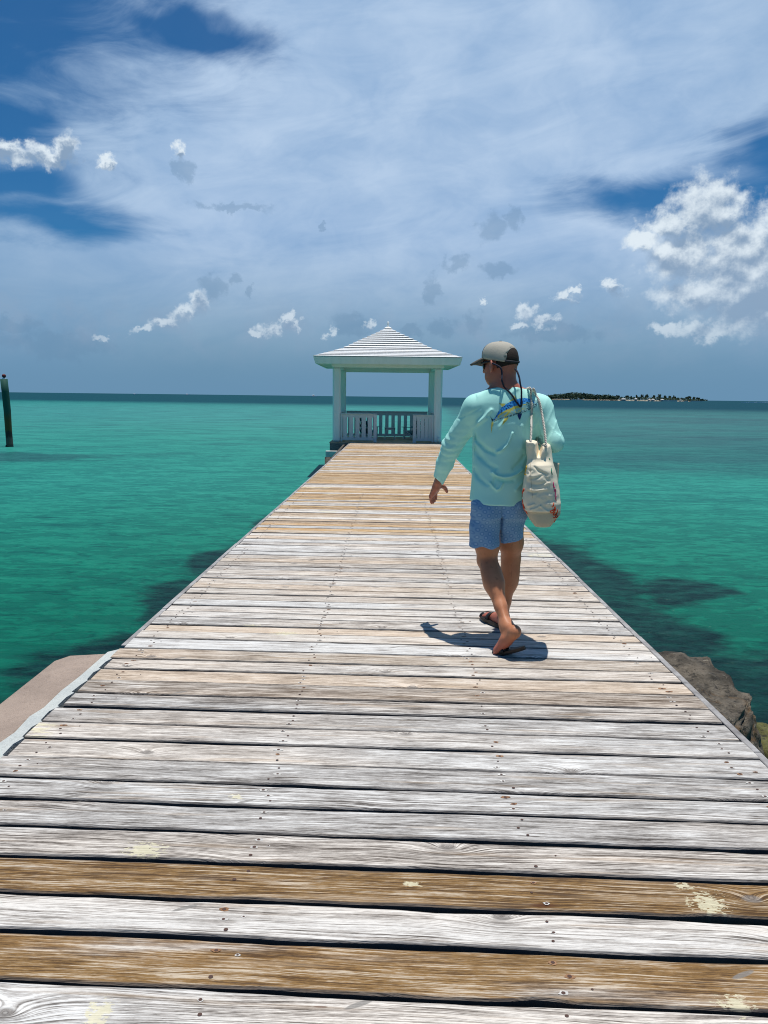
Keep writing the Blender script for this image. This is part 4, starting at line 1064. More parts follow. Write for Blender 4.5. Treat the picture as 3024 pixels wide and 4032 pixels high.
def hand(S, W, dn, ix, pn, curl=(.3, .5, .4), th=.5, sc=1.):
    """wrist W; dn towards the fingertips, ix towards the index side, pn out of the palm"""
    dn, ix, pn = [V(q)/np.linalg.norm(q) for q in (dn, ix, pn)]
    k0 = W+dn*.035*sc
    for o_, e_ in ((-.028, -.034), (-.010, -.012), (.010, .012), (.028, .032)):
        S.cone(W+ix*o_*.55, W+dn*.088*sc+ix*e_, .019, .0145, .012)
    for j, (off, L) in enumerate(((-.034, .062), (-.0125, .076), (.0105, .082), (.032, .073))):
        p = W+dn*.088*sc+ix*off; a = 0.; r = .0098
        for s_, c_, l_ in zip(range(3), curl, (.45, .31, .24)):
            a += c_*(1+.12*(1.5-j)); q = p+(dn*math.cos(a)+pn*math.sin(a)-ix*.03*(j-1.5))*L*l_*1.05
            S.cone(p, q, r, r*.92, .004); p = q; r *= .92
    p0 = W+dn*.018+ix*.026; p1 = W+dn*.040+ix*.054+pn*.024*th; p2 = W+dn*.072+ix*.070+pn*.05*th; p3 = W+dn*.096+ix*.070+pn*.065*th
    p2 = p1*.25+p2*.75; p3 = p2+(p3-p2)*.75; S.cone(p0, p1, .019, .0155, .012); S.cone(p1, p2, .0150, .0125, .006); S.cone(p2, p3, .0122, .0098, .004)
    S.cone(W-dn*.05, W+dn*.015, .026, .025, .015, flat=(pn, 1.25))
def build_body():
    S = SDF((.20, 4.05, -.02), (1.14, 5.30, 1.80), .0052)
    # head
    S.ell(HD(-.012, 0, .018), (.100, .077, .098), HR, .01)
    S.ell(HD(.034, 0, -.035), (.068, .060, .085), HR, .03)
    S.ell(HD(.055, 0, -.095), (.042, .043, .034), HR, .03)                        # chin
    for s_ in (-1, 1):
        S.ell(HD(.028, s_*.048, -.07), (.05, .022, .042), HR, .025)               # jaw
        S.ell(HD(.055, s_*.044, -.022), (.03, .022, .022), HR, .02)               # cheekbone
    S.cone(HD(.098, 0, .0), HD(.122, 0, -.036), .010, .013, .012); S.cone(HD(.104, .012, -.040), HD(.104, -.012, -.040), .009, .009, .01)
    S.cone(HD(.094, .024, -.066), HD(.094, -.024, -.066), .0085, .0085, .010)     # lips
    S.cone(HD(.095, .018, -.072), HD(.095, -.018, -.072), .003, .003, .004, 's')
    S.cone(HD(.088, .045, .018), HD(.088, -.045, .018), .011, .011, .014)         # brow
    for s_ in (-1, 1):
        S.ell(HD(.097, s_*.031, .002), (.012, .014, .009), HR, .008, 's')
        S.ell(HD(.086, s_*.031, .001), (.0125, .0125, .0115), HR, .003)
    for s_ in (-1, 1):                                                            # ears
        e = HD(.004, s_*.080, -.012); R = [hf*.94+hs*s_*-.34, hs*s_, hu]
        Re = [hf*.80+hs*s_*-.60, hf*.60+hs*s_*.80, hu]
        S.ell(e+hs*s_*.012-hf*.004-hu*.006, (.026, .0095, .037), Re, .003)
        S.ell(e+hs*s_*.022+hf*.002-hu*.004, (.013, .009, .022), Re, .003, 's')
    nb = PY(1990, 1530, 4.58)
    S.cone(HD(-.032, 0, -.05), nb, .060, .066, .03); S.cone(HD(.02, 0, -.09), nb+V([0, .03, -.01]), .045, .055, .03)
    # trunk, kept inside the shirt
    S.loft([(.80, .695, 4.60, .150, .10), (.90, .697, 4.60, .155, .105), (1.02, .700, 4.60, .135, .09), (1.18, .715, 4.60, .16, .10), (1.36, .722, 4.60, .165, .10), (1.45, .725, 4.59, .12, .075), (1.50, .72, 4.59, .07, .06)], .03, sq=2.3)
    for sh, el, wr in ((shL, elL, wrL), (shR, elR, wrR)):
        S.cone(nb, sh, .045, .05, .04)
        S.cone(sh, el, .047, .038, .02); S.cone(el, el*.55+wr*.45, .037, .039, .02); S.cone(el*.55+wr*.45, wr, .036, .026, .02)
    dn = V([-.14, .74, -.66]); hand(S, wrL+V([-.002, 0, -.005]), dn, V([.60, .55, .50]), V([.80, -.45, -.5]), (.12, .20, .18), .9)
    hand(S, wrR, V([-.55, .55, .35]), V([.2, .3, .9]), V([-.8, -.5, 0]), (.5, .9, .7), .8)
    # legs
    for hip, kn, an, side in ((hipL, knL, anL, -1), (hipR, knR, anR, 1)):
        S.cone(hip, kn*.75+hip*.25, .090, .074, .03); S.cone(kn*.75+hip*.25, kn, .073, .058, .03)
        ax_ = (an-kn)/np.linalg.norm(an-kn); back = V([0, -1., 0])-ax_*(-ax_[1]); back /= np.linalg.norm(back); out = np.cross(ax_, back)
        S.ell(kn+V([0, .012, .0]), (.056, .054, .06), None, .02)
        S.cone(kn, kn*.62+an*.38, .054, .056, .025)                                        # shin block
        c1 = kn*.70+an*.30
        S.ell(c1+back*.026+out*.018, (.042, .040, .115), [out, back, ax_], .03)           # two calf heads
        S.ell(kn*.74+an*.26+back*.024-out*.020, (.042, .040, .11), [out, back, ax_], .03)
        S.cone(kn*.62+an*.38, kn*.28+an*.72, .055, .036, .03)
        S.cone(kn*.28+an*.72, an, .036, .031, .02)
        S.cone(an+ax_*-.10+back*.024, an+back*.036+ax_*.02, .010, .012, .02)               # tendon
    # left foot: heel lifted, toes on the sandal
    heel, ball, toe = PY(2027, 2492, 4.235), PY(1962, 2556, 4.33), PY(1946, 2571, 4.37)
    foot(S, anL, heel, ball, toe, V([.55, .80, 0]), 1)
    heel, ball, toe = V([.795, 4.80, .045]), V([.715, 5.005, .035]), V([.69, 5.06, .030])
    foot(S, anR, heel, ball, toe, V([.93, .37, 0]), -1)
    return S
def foot(S, an, heel, ball, toe, side, sg):
    """side: horizontal direction across the foot; the big toe is on +side*sg"""
    up = V([0, 0, 1.])
    S.cone(an, heel+up*.012, .032, .031, .03); S.cone(an, heel*.5+ball*.5+up*.020, .030, .030, .035)
    S.cone(heel, heel*.45+ball*.55, .030, .028, .03)
    for w, r in ((-.024, .020), (0, .022), (.024, .023)):
        S.cone(heel*.5+ball*.5+up*.008, ball+side*w, .027, r, .02)
    fw = (toe-ball); fw /= np.linalg.norm(fw)
    for j in range(5):
        w = (.034-.017*j)*sg; L = (.050, .046, .040, .034, .026)[j]; r = (.0125, .009, .0085, .008, .0075)[j]
        b0 = ball+side*w-up*.004; S.cone(b0, b0+fw*L-up*.006, r*1.1, r, .005)
body, BP, BQ = sdf_obj('body', build_body(), 'skin', man, 2, .4)

# ---- shirt
def zpx(zx, zy, Y=4.48): return PY(1580+zx/2.37, 1300+zy/2.37, Y)
FOLDS = [   # polyline on the back (x, z), height, width of the ridge
    ([(850, 1330), (895, 1358), (950, 1372), (1010, 1368), (1080, 1342), (1135, 1300)], .015, .010),
    ([(830, 1425), (860, 1465), (890, 1490), (920, 1470), (942, 1425)], .009, .008),
    ([(888, 1140), (940, 1112), (985, 1070), (1015, 1010), (1035, 960)], .010, .009),
    ([(722, 860), (780, 810), (840, 745)], .008, .010), ([(690, 900), (760, 850), (800, 820)], .006, .010),
    ([(915, 905), (940, 870), (955, 840)], .006, .009),
    ([(690, 985), (740, 1060), (800, 1120), (870, 1150)], -.010, .014), ([(700, 1100), (740, 1180), (820, 1260), (880, 1290)], -.008, .016),
    ([(1140, 1420), (1100, 1450), (1070, 1490)], .006, .010), ([(690, 1300), (740, 1390), (800, 1440)], -.006, .014), ([(1150, 1180), (1110, 1240), (1050, 1290)], -.007, .014),
    ([(1200, 700), (1230, 790), (1215, 900)], -.006, .014), ([(1120, 900), (1140, 1000), (1120, 1100)], .005, .018), ([(870, 1420), (880, 1380), (960, 1405), (1040, 1400)], -.006, .012),
    ([(1020, 600), (1060, 560), (1100, 545)], .004, .012), ([(700, 620), (790, 570), (870, 540)], .003, .02)]
def seg_field(X, Z, pts):
    d = np.full(X.shape, 9., np.float32)
    for (a, b) in zip(pts[:-1], pts[1:]):
        ab = (b[0]-a[0], b[1]-a[1]); L = ab[0]**2+ab[1]**2+1e-9
        t = np.clip(((X-a[0])*ab[0]+(Z-a[1])*ab[1])/L, 0, 1)
        d = np.minimum(d, np.hypot(X-a[0]-t*ab[0], Z-a[1]-t*ab[1]))
    return d
def build_shirt():
    S = SDF((.22, 4.28, .78), (1.14, 5.02, 1.60), .005)
    hy = 4.60
    S.loft([(.80, .690, hy, .178, .150), (.86, .692, hy, .177, .149), (.95, .694, hy, .172, .136), (1.05, .697, hy, .170, .126), (1.15, .702, hy, .176, .124),
            (1.25, .712, hy, .188, .130), (1.33, .718, hy, .196, .132), (1.40, .722, hy-.004, .190, .122), (1.45, .724, hy-.008, .165, .105), (1.50, .722, hy-.012, .120, .082), (1.54, .716, hy-.015, .084, .070), (1.60, .714, hy-.015, .074, .066)], .02, sq=2.1)
    nb = V([.715, 4.585, 1.497])
    for sh, s_ in ((shL, -1), (shR, 1)):
        S.cone(nb+V([s_*.05, 0, .0]), sh+V([-s_*.012, 0, -.014]), .050, .056, .05)
        S.cone(nb+V([s_*.05, 0, -.05]), sh+V([-s_*.01, 0, -.03]), .07, .06, .06)
    S.cone(shL+V([.004, 0, -.012]), elL, .060, .053, .045); S.cone(shL*.5+elL*.5+V([.012, 0, -.012]), elL*.9+wrL*.1+V([.012, 0, -.01]), .05, .049, .03)
    S.cone(elL, elL*.55+wrL*.45, .054, .052, .02); S.cone(elL*.55+wrL*.45, wrL+V([.0, 0, .005]), .052, .034, .02)
    S.cone(shR+V([-.006, 0, -.014]), elR, .059, .054, .045); S.cone(elR, elR*.5+wrR*.5, .054, .05, .02); S.cone(elR*.5+wrR*.5, wrR, .05, .034, .02)
    g = [S.lo[k]+S.h*np.arange(S.n[k], dtype=np.float32) for k in range(3)]
    X, Y, Z = np.meshgrid(*g, indexing='ij', copy=False)
    X2, Z2 = np.meshgrid(g[0], g[2], indexing='ij')
    D = np.zeros_like(X2)
    for pts, h_, w_ in FOLDS:
        q = [zpx(*p) for p in pts]; q = [(p[0], p[2]) for p in q]
        d = seg_field(X2, Z2, q); D += h_*1.35*np.exp(-(d/(w_*.85))**2)
    # broad slack waves of the cloth
    for k, (kx, kz, ph, am) in enumerate(((14, 20, 0, .0022), (-22, 26, 1.5, .0020), (35, 12, 2.2, .0012), (9, 48, .6, .0012))):
        D += am*np.sin(kx*X2+kz*Z2+ph+1.2*np.sin(9*Z2+k))*np.clip((1.42-Z2)*6, .2, 1)
    back = np.clip((4.60-Y)/.05, 0, 1)*(X > .53)*(X < .90)
    S.f -= (D[:, None, :]*back).astype(np.float32)
    # sleeve creases round the elbows and cuffs
    for sh, el, wr in ((shL, elL, wrL), (shR, elR, wrR)):
        ax_ = (wr-el)/np.linalg.norm(wr-el); t = (X-el[0])*ax_[0]+(Y-el[1])*ax_[1]+(Z-el[2])*ax_[2]
        near = np.exp(-((X-el[0])**2+(Y-el[1])**2+(Z-el[2])**2)/.012)
        S.f -= (.0035*np.sin(t*150+X*40)*near).astype(np.float32)
        ph_ = t*62+(X-el[0])*55+(Y-el[1])*30
        S.f -= (.0042*(1-np.abs(np.sin(ph_)))**3*np.exp(-((X-el[0])**2+(Y-el[1])**2+(Z-el[2])**2)/.022)).astype(np.float32)
        nw_ = np.exp(-((X-wr[0])**2+(Y-wr[1])**2+(Z-wr[2])**2)/.010)
        S.f -= (.0035*(1-np.abs(np.sin(t*95-(X-wr[0])*60)))**2*nw_).astype(np.float32)
        ax2 = (el-sh)/np.linalg.norm(el-sh); t2 = (X-sh[0])*ax2[0]+(Y-sh[1])*ax2[1]+(Z-sh[2])*ax2[2]
        md = sh*.45+el*.55; ns_ = np.exp(-((X-md[0])**2+(Y-md[1])**2+(Z-md[2])**2)/.020)
        S.f -= (.0045*(1-np.abs(np.sin(t2*26+(X-md[0])*48+.8)))**3*ns_).astype(np.float32)
    ax_ = (elL-shL)/np.linalg.norm(elL-shL); rad = np.sqrt((X-shL[0])**2+(Y-shL[1])**2+(Z-shL[2])**2)
    t = (X-shL[0])*.5-(Z-shL[2])*.86
    S.f += (.0035*np.exp(-((t-.03)/.006)**2)*(rad < .13)*(X < .56)).astype(np.float32)      # shoulder seam
    # cuts: hem, neckline, cuffs
    hem = .834+1.25*(X-.69)**2+.004*np.sin(X*30)+(4.6-Y)*.12
    S.f = np.maximum(S.f, (hem-Z).astype(np.float32))
    neck = (Z-(1.520+(4.60-Y)*.30))*.95
    nearneck = np.hypot(X-.714, Y-4.60) < .115
    S.f = np.where(nearneck, np.maximum(S.f, neck), S.f).astype(np.float32)
    dL = (wrL-elL)/np.linalg.norm(wrL-elL)
    pl = (X-wrL[0])*dL[0]+(Y-wrL[1])*dL[1]+(Z-wrL[2])*dL[2]
    nearw = ((X-wrL[0])**2+(Y-wrL[1])**2+(Z-wrL[2])**2) < .012
    S.f = np.where(nearw, np.maximum(S.f, pl-.004), S.f).astype(np.float32)
    dR = (wrR-elR)/np.linalg.norm(wrR-elR)
    pl = (X-wrR[0])*dR[0]+(Y-wrR[1])*dR[1]+(Z-wrR[2])*dR[2]
    nearw = ((X-wrR[0])**2+(Y-wrR[1])**2+(Z-wrR[2])**2) < .008
    S.f = np.where(nearw, np.maximum(S.f, pl-.002), S.f).astype(np.float32)
    # keep the skin under the hem hollow
    return S
shirt, SP, SQ = sdf_obj('shirt', build_shirt(), 'shirt', man, 1, .4)
SBVH = BVHTree.FromPolygons([Vector(p) for p in SP], [tuple(q) for q in SQ])
def on_shirt(x, z, off=.002):
    h = SBVH.ray_cast(Vector((x, 3.9, z)), Vector((0, 1, 0)))
    if h[0] is None: return None
    return V(h[0])+V([0, -1, 0])*off

# ---- printed tuna on the back
def inside(p, poly):
    c = False; j = len(poly)-1
    for i in range(len(poly)):
        if (poly[i][1] > p[1]) != (poly[j][1] > p[1]) and p[0] < (poly[j][0]-poly[i][0])*(p[1]-poly[i][1])/(poly[j][1]-poly[i][1])+poly[i][0]: c = not c
        j = i
    return c
def fish():
    back = [(862, 842), (885, 800), (905, 760), (940, 720), (980, 690), (1030, 665), (1080, 645), (1130, 632), (1180, 635), (1230, 650), (1262, 672), (1278, 697)]
    belly = [(1262, 715), (1200, 745), (1140, 768), (1060, 795), (980, 817), (910, 835), (862, 856)]
    bod = back+belly
    bx, by = zip(*back); lx, ly = zip(*belly[::-1])
    fins = [('p_yellow', [(1000, 668), (1040, 640), (1058, 606), (1072, 628), (1082, 645)]), ('p_yellow', [(915, 683), (965, 684), (975, 706), (945, 716)]),
            ('p_yellow', [(998, 812), (985, 840), (955, 870), (938, 888), (948, 850), (962, 820)]), ('p_navy', [(1080, 788), (1088, 812), (1104, 842), (1120, 800), (1126, 776)]),
            ('p_dark', [(848, 856), (840, 820), (824, 792), (846, 822), (866, 838)]), ('p_yellow', [(845, 850), (862, 862), (850, 905), (840, 956), (837, 900)]),
            ('p_silver', [(1225, 650), (1290, 655), (1262, 690)]), ('p_yellow', [(1100, 700), (1040, 735), (985, 800), (955, 812), (1000, 752), (1045, 710)])]
    mats = ['p_blue', 'p_sky', 'p_navy', 'p_yellow', 'p_silver', 'p_dark']; mi = {m: i for i, m in enumerate(mats)}
    st = 3.2; vs, fc, mm, key = [], [], [], {}
    def vert(i, j):
        if (i, j) not in key:
            w = zpx(i*st, j*st, 4.48); q = on_shirt(w[0], w[2], .0022)
            if q is None: q = w
            key[i, j] = len(vs); vs.append(tuple(q))
        return key[i, j]
    for i in range(int(815/st), int(1300/st)):
        for j in range(int(600/st), int(960/st)):
            x, y = (i+.5)*st, (j+.5)*st; m_ = None
            if inside((x, y), bod):
                t_, b_ = np.interp(x, bx, by), np.interp(x, lx, ly); r = (y-t_)/max(b_-t_, 1)
                n = mn.noise(Vector((x*.07, y*.07, 0)))+.6*mn.noise(Vector((x*.2, y*.2, 3)))
                if x > 1165 and r > .3: m_ = 'p_silver' if n > -.15 else 'p_dark'
                elif r < .42 if x > 900 else r < .5: m_ = 'p_sky' if n > .12 else ('p_blue' if n > -.28 else 'p_navy')
                elif r < .58 and x < 1120: m_ = 'p_yellow'
                elif r > .88: m_ = 'p_dark' if n > -.05 else 'p_silver'
                else: m_ = 'p_silver' if n > -.25 else 'p_yellow'
            for m2, poly in fins:
                if inside((x, y), poly) and (m2 != 'p_yellow' or m_ is None or poly[0] == (1100, 700)): m_ = m2
            if m_:
                fc.append((vert(i, j), vert(i, j+1), vert(i+1, j+1), vert(i+1, j))); mm.append(mi[m_])
    me = bpy.data.meshes.new('fish_print'); me.from_pydata(vs, [], fc); me.update()
    me.polygons.foreach_set('material_index', np.array(mm, np.int32))
    link('fish_print', me, mats, shirt, True)
fish()

# ---- shorts
def build_shorts():
    S = SDF((.48, 4.36, .46), (.96, 4.92, .98), .0055)
    S.loft([(.78, .690, 4.60, .160, .125), (.85, .690, 4.60, .155, .120), (.92, .690, 4.60, .146, .108), (.97, .690, 4.60, .140, .10)], .02, sq=2.4)
    S.ell((.62, 4.525, .835), (.085, .055, .075), None, .05); S.ell((.765, 4.525, .835), (.085, .055, .075), None, .05)
    # left leg tube and right leg tube
    S.loft([(.52, .617, 4.605, .096, .104), (.64, .616, 4.602, .094, .108), (.78, .612, 4.60, .090, .115), (.86, .632, 4.60, .078, .105)], .03, sq=2.2)
    S.loft([(.52, .775, 4.70, .086, .10), (.64, .772, 4.675, .088, .105), (.78, .768, 4.63, .090, .112), (.86, .765, 4.60, .085, .112)], .03, sq=2.2)
    g = [S.lo[k]+S.h*np.arange(S.n[k], dtype=np.float32) for k in range(3)]
    X, Y, Z = np.meshgrid(*g, indexing='ij', copy=False)
    hem = np.where(X < .698, .590+.03*(X-.6), .600+.20*(X-.70))+.004*np.sin(X*55)
    S.f = np.maximum(S.f, (hem-Z).astype(np.float32))
    S.f = np.maximum(S.f, (Z-.965).astype(np.float32))
    # centre seam groove and slack folds
    groove = np.exp(-((X-.700-(.8-Z)*.05)/.007)**2)*(Y < 4.6)*np.clip((.90-Z)*8, 0, 1)
    S.f += (.012*groove).astype(np.float32)
    fo = .0035*np.sin(30*X+42*Z)+.0025*np.sin(-48*X+30*Z+1)+.003*np.sin(70*X+12*Z)*np.clip((.75-Z)*6, 0, 1)
    S.f -= (fo*(Y < 4.75)).astype(np.float32)
    # hollow legs from below
    S.cone(V([.617, 4.604, .50]), V([.617, 4.603, .66]), .080, .074, 0, 's'); S.cone(V([.775, 4.70, .50]), V([.772, 4.675, .66]), .074, .070, 0, 's')
    return S
shorts, _, _ = sdf_obj('shorts', build_shorts(), 'shorts', man, 1, .4)

# ---- cap
def cap():
    c0 = HD(.0, 0, .022)
    def P(th, ph):
        # th 0 = brow, ph 0 rim .. 1 crown
        r = math.cos(ph*math.pi/2)**.72 if ph < 1 else 0.
        u = .104*math.sin(ph*math.pi/2)**.92
        base = (.024*math.cos(th)-.004)*(1-ph)
        fr = .118 if math.cos(th) > 0 else .110
        bulge = 1+.03*math.sin(ph*3.1)
        return c0+hf*(fr*math.cos(th)*r*bulge)+hs*(.091*math.sin(th)*r*bulge)+hu*(u+base)
    bm = bmesh.new(); nt, npn = 64, 18
    g = [[bm.verts.new(P(2*math.pi*i/nt, j/npn)) for i in range(nt)] for j in range(npn)]
    top = bm.verts.new(P(0, 1))
    for j in range(npn):
        for i in range(nt):
            th = 2*math.pi*(i+.5)/nt; back = abs(th-math.pi); ph = (j+.5)/npn
            if back < .76 and ph < .50*math.sqrt(max(0, 1-(back/.78)**2)): continue
            q = (g[j][i], g[j][(i+1) % nt], g[j+1][(i+1) % nt], g[j+1][i]) if j < npn-1 else (g[j][i], g[j][(i+1) % nt], top)
            f = bm.faces.new(q); f.smooth = True
            f.material_index = 1 if min(th, 2*math.pi-th) < (.80 if ph < .8 else .45) else 0
    bmesh.ops.recalc_face_normals(bm, faces=bm.faces)
    me = bpy.data.meshes.new('cap'); bm.to_mesh(me); bm.free(); o = link('cap', me, ['cap', 'capdark'], man)
    sm = o.modifiers.new('thick', 'SOLIDIFY'); sm.thickness = .003; sm.offset = 1
    # rim tape round the opening
    pts = []
    for k in range(17):
        a = -1+2*k/16; pts.append(P(math.pi+a*.77, .50*math.sqrt(max(0, 1-a*a)))+0)
    b = MB(); b.tube(pts, .0042, 6); b.done('edge_tape', 'cap', o, True)
    b = MB(); b.tube([P(math.pi+a*.78, .0)+hu*.006 for a in np.linspace(-1, 1, 9)], .008, 6); b.done('back_strap', 'capdark', o, True)
    t_ = P(0, 1); b = MB(); b.tube([t_, t_+hu*.006], .0085, 10); b.done('button', 'capdark', o, True)
    # brim
    bm = bmesh.new(); rows = []
    for i in range(21):
        s_ = -1+2*i/20; w = .080*math.sin(s_*math.pi/2*.97)
        f0 = .112*math.sqrt(max(.02, 1-(w/.093)**2)); f1 = .112+.086*math.sqrt(max(0, 1-abs(s_)**2.4))
        row = []
        for k in range(6):
            q = k/5; f_ = f0+(f1-f0)*q
            row.append(bm.verts.new(c0+hf*f_+hs*w+hu*(0.026-.34*w*w*10*.55-.020*q-.012*q*q)))
        rows.append(row)
    for i in range(20):
        for k in range(5):
            f = bm.faces.new((rows[i][k], rows[i+1][k], rows[i+1][k+1], rows[i][k+1])); f.smooth = True
    bmesh.ops.recalc_face_normals(bm, faces=bm.faces)
    me = bpy.data.meshes.new('brim'); bm.to_mesh(me); bm.free(); br = link('brim', me, 'brim', o)
    sm = br.modifiers.new('thick', 'SOLIDIFY'); sm.thickness = .010
cap()
# short hair under the cap, down to the nape
def hair():
    S = SDF(HC-.17, HC+.17, .004)
    S.ell(HD(-.013, 0, .020), (.103, .0795, .099), HR, .0)
    S.ell(HD(-.035, 0, -.045), (.072, .066, .062), HR, .02)
    g = [S.lo[k]+S.h*np.arange(S.n[k], dtype=np.float32) for k in range(3)]
    X, Y, Z = np.meshgrid(*g, indexing='ij', copy=False)
    F = (X-HC[0])*hf[0]+(Y-HC[1])*hf[1]+(Z-HC[2])*hf[2]; U = (X-HC[0])*hu[0]+(Y-HC[1])*hu[1]+(Z-HC[2])*hu[2]
    S.f = np.maximum(S.f, np.maximum(F+.022-np.clip(U-.03, 0, 1)*2, -.040-U-F*.25)).astype(np.float32)
    sdf_obj('hair', S, 'hair', man, 1, .4)
hair()
# sunglasses and cord
def glasses():
    b = MB()
    for s_ in (-1, 1):
        pts = [HD(-.002, s_*.086, .010), HD(.035, s_*.083, .010), HD(.072, s_*.074, .008), HD(.092, s_*.062, .006)]
        if s_ < 0: b.tube(pts, [.005, .007, .012, .015], 6); gl = b.done('sunglasses', 'black', man, True)
        else: b2 = MB(); b2.tube(pts, [.004, .005, .008, .010], 6); b2.done('temple', 'black', gl, True)
    bm = bmesh.new(); rows = []
    for i in range(25):
        a = -1+2*i/24; th = a*1.02
        hgt = .029*(1-.35*max(0, 1-abs(a)/.12)) if abs(a) < .12 else .031-.009*abs(a)
        c = HD(.018+.092*math.cos(th), .082*math.sin(th), -.004)
        rows.append([bm.verts.new(c+hu*hgt), bm.verts.new(c+hf*.004*math.cos(th)), bm.verts.new(c-hu*hgt*1.15)])
    for i in range(24):
        for k in range(2):
            f = bm.faces.new((rows[i][k], rows[i+1][k], rows[i+1][k+1], rows[i][k+1])); f.smooth = True
    me = bpy.data.meshes.new('lens'); bm.to_mesh(me); bm.free(); l = link('lens', me, 'lens', gl)
    sm = l.modifiers.new('t', 'SOLIDIFY'); sm.thickness = .003
    seq = [(1938, 1430, 4.535), (1962, 1441, 4.518), (1973, 1452, 4.51), (1977, 1475, 4.51), (1976, 1496, 4.49)]
    p = [PY(*q) for q in seq]
    def sp(px, py, off=.006):
        w = PY(px, py, 4.47); q = on_shirt(w[0], w[2], off); return q if q is not None else PY(px, py, 4.50)
    for q in [(1981, 1512), (1990, 1524), (2004, 1538), (2018, 1555), (2030, 1575), (2040, 1590), (2048, 1600)]: p.append(sp(*q))
    p.append(sp(2054, 1598)); 
    for q in [(2056, 1582), (2056, 1560)]: p.append(sp(*q, .009))
    for q in [(2053, 1535, 4.475), (2048, 1508, 4.475), (2045, 1488, 4.485), (2038, 1467, 4.50), (2029, 1452, 4.525)]: p.append(PY(*q))
    b = MB(); b.tube(smooth_path(p, 5), .0052, 8); b.done('retainer_cord', 'strap', gl, True)
glasses()

# ---- sandals
def sandal(heel, toe, side, sg, tilt_up, label=None):
    """heel/toe: points on the top of the sole; the sole is a thick curved footprint"""
    heel, toe, side = V(heel), V(toe), V(side)/np.linalg.norm(side)
    fw = toe-heel; L = np.linalg.norm(fw); fw /= L; up = np.cross(side, fw); up = up if up[2] > 0 else -up
    bm = bmesh.new(); rows = []; n = 22
    for i in range(n+1):
        t = i/n; w = .5*(.066+.034*np.interp(t, (0, .25, .5, .75, 1), (0, -.02, .25, 1, .75)))*min(1, math.sin(math.pi*min(1, max(0.02, t)))**.5*1.1)
        off = sg*.008*math.sin(math.pi*t); bend = -.020*max(0, t-.72)*0+tilt_up*0
        c = heel+fw*L*t+side*off+up*(.010*(t-.5)**2*4*.4)
        rows.append([bm.verts.new(c+side*w), bm.verts.new(c+side*w*1.04-up*.011), bm.verts.new(c+side*w*.98-up*.021), bm.verts.new(c-side*w*.98-up*.021), bm.verts.new(c-side*w*1.04-up*.011), bm.verts.new(c-side*w)])
    for i in range(n):
        for k in range(6):
            f = bm.faces.new((rows[i][k], rows[i+1][k], rows[i+1][(k+1) % 6], rows[i][(k+1) % 6])); f.material_index = 1 if k in (0, 4) else (0 if k == 5 else 0)
    bm.faces.new(rows[0]); bm.faces.new(rows[-1][::-1]); bmesh.ops.recalc_face_normals(bm, faces=bm.faces)
    me = bpy.data.meshes.new('sandal'); bm.to_mesh(me); bm.free(); o = link('sandal', me, ['black', 'sole'], man)
    # broad strap over the instep and a thin one over the toes
    for t, wd, hh in ((.60, .030, .052), (.84, .016, .034)):
        bm = bmesh.new(); R = []
        for k in range(13):
            a = math.pi*k/12; c = heel+fw*L*t+side*(math.cos(a)*.046)+up*(math.sin(a)*hh-.002)
            R.append([bm.verts.new(c-fw*wd/2), bm.verts.new(c+fw*wd/2-up*.006*math.sin(a))])
        for k in range(12):
            f = bm.faces.new((R[k][0], R[k+1][0], R[k+1][1], R[k][1])); f.smooth = True
        me = bpy.data.meshes.new('strap'); bm.to_mesh(me); bm.free(); s_ = link('strap', me, 'black', o)
        sm = s_.modifiers.new('t', 'SOLIDIFY'); sm.thickness = .005; sm.offset = 1
sandal(PY(2066, 2546, 4.215), PY(1934, 2574, 4.385), V([.52, .85, 0]), 1, 1)
sandal(V([.808, 4.765, .028]), V([.672, 5.075, .030]), V([.92, .40, 0]), -1, 0)

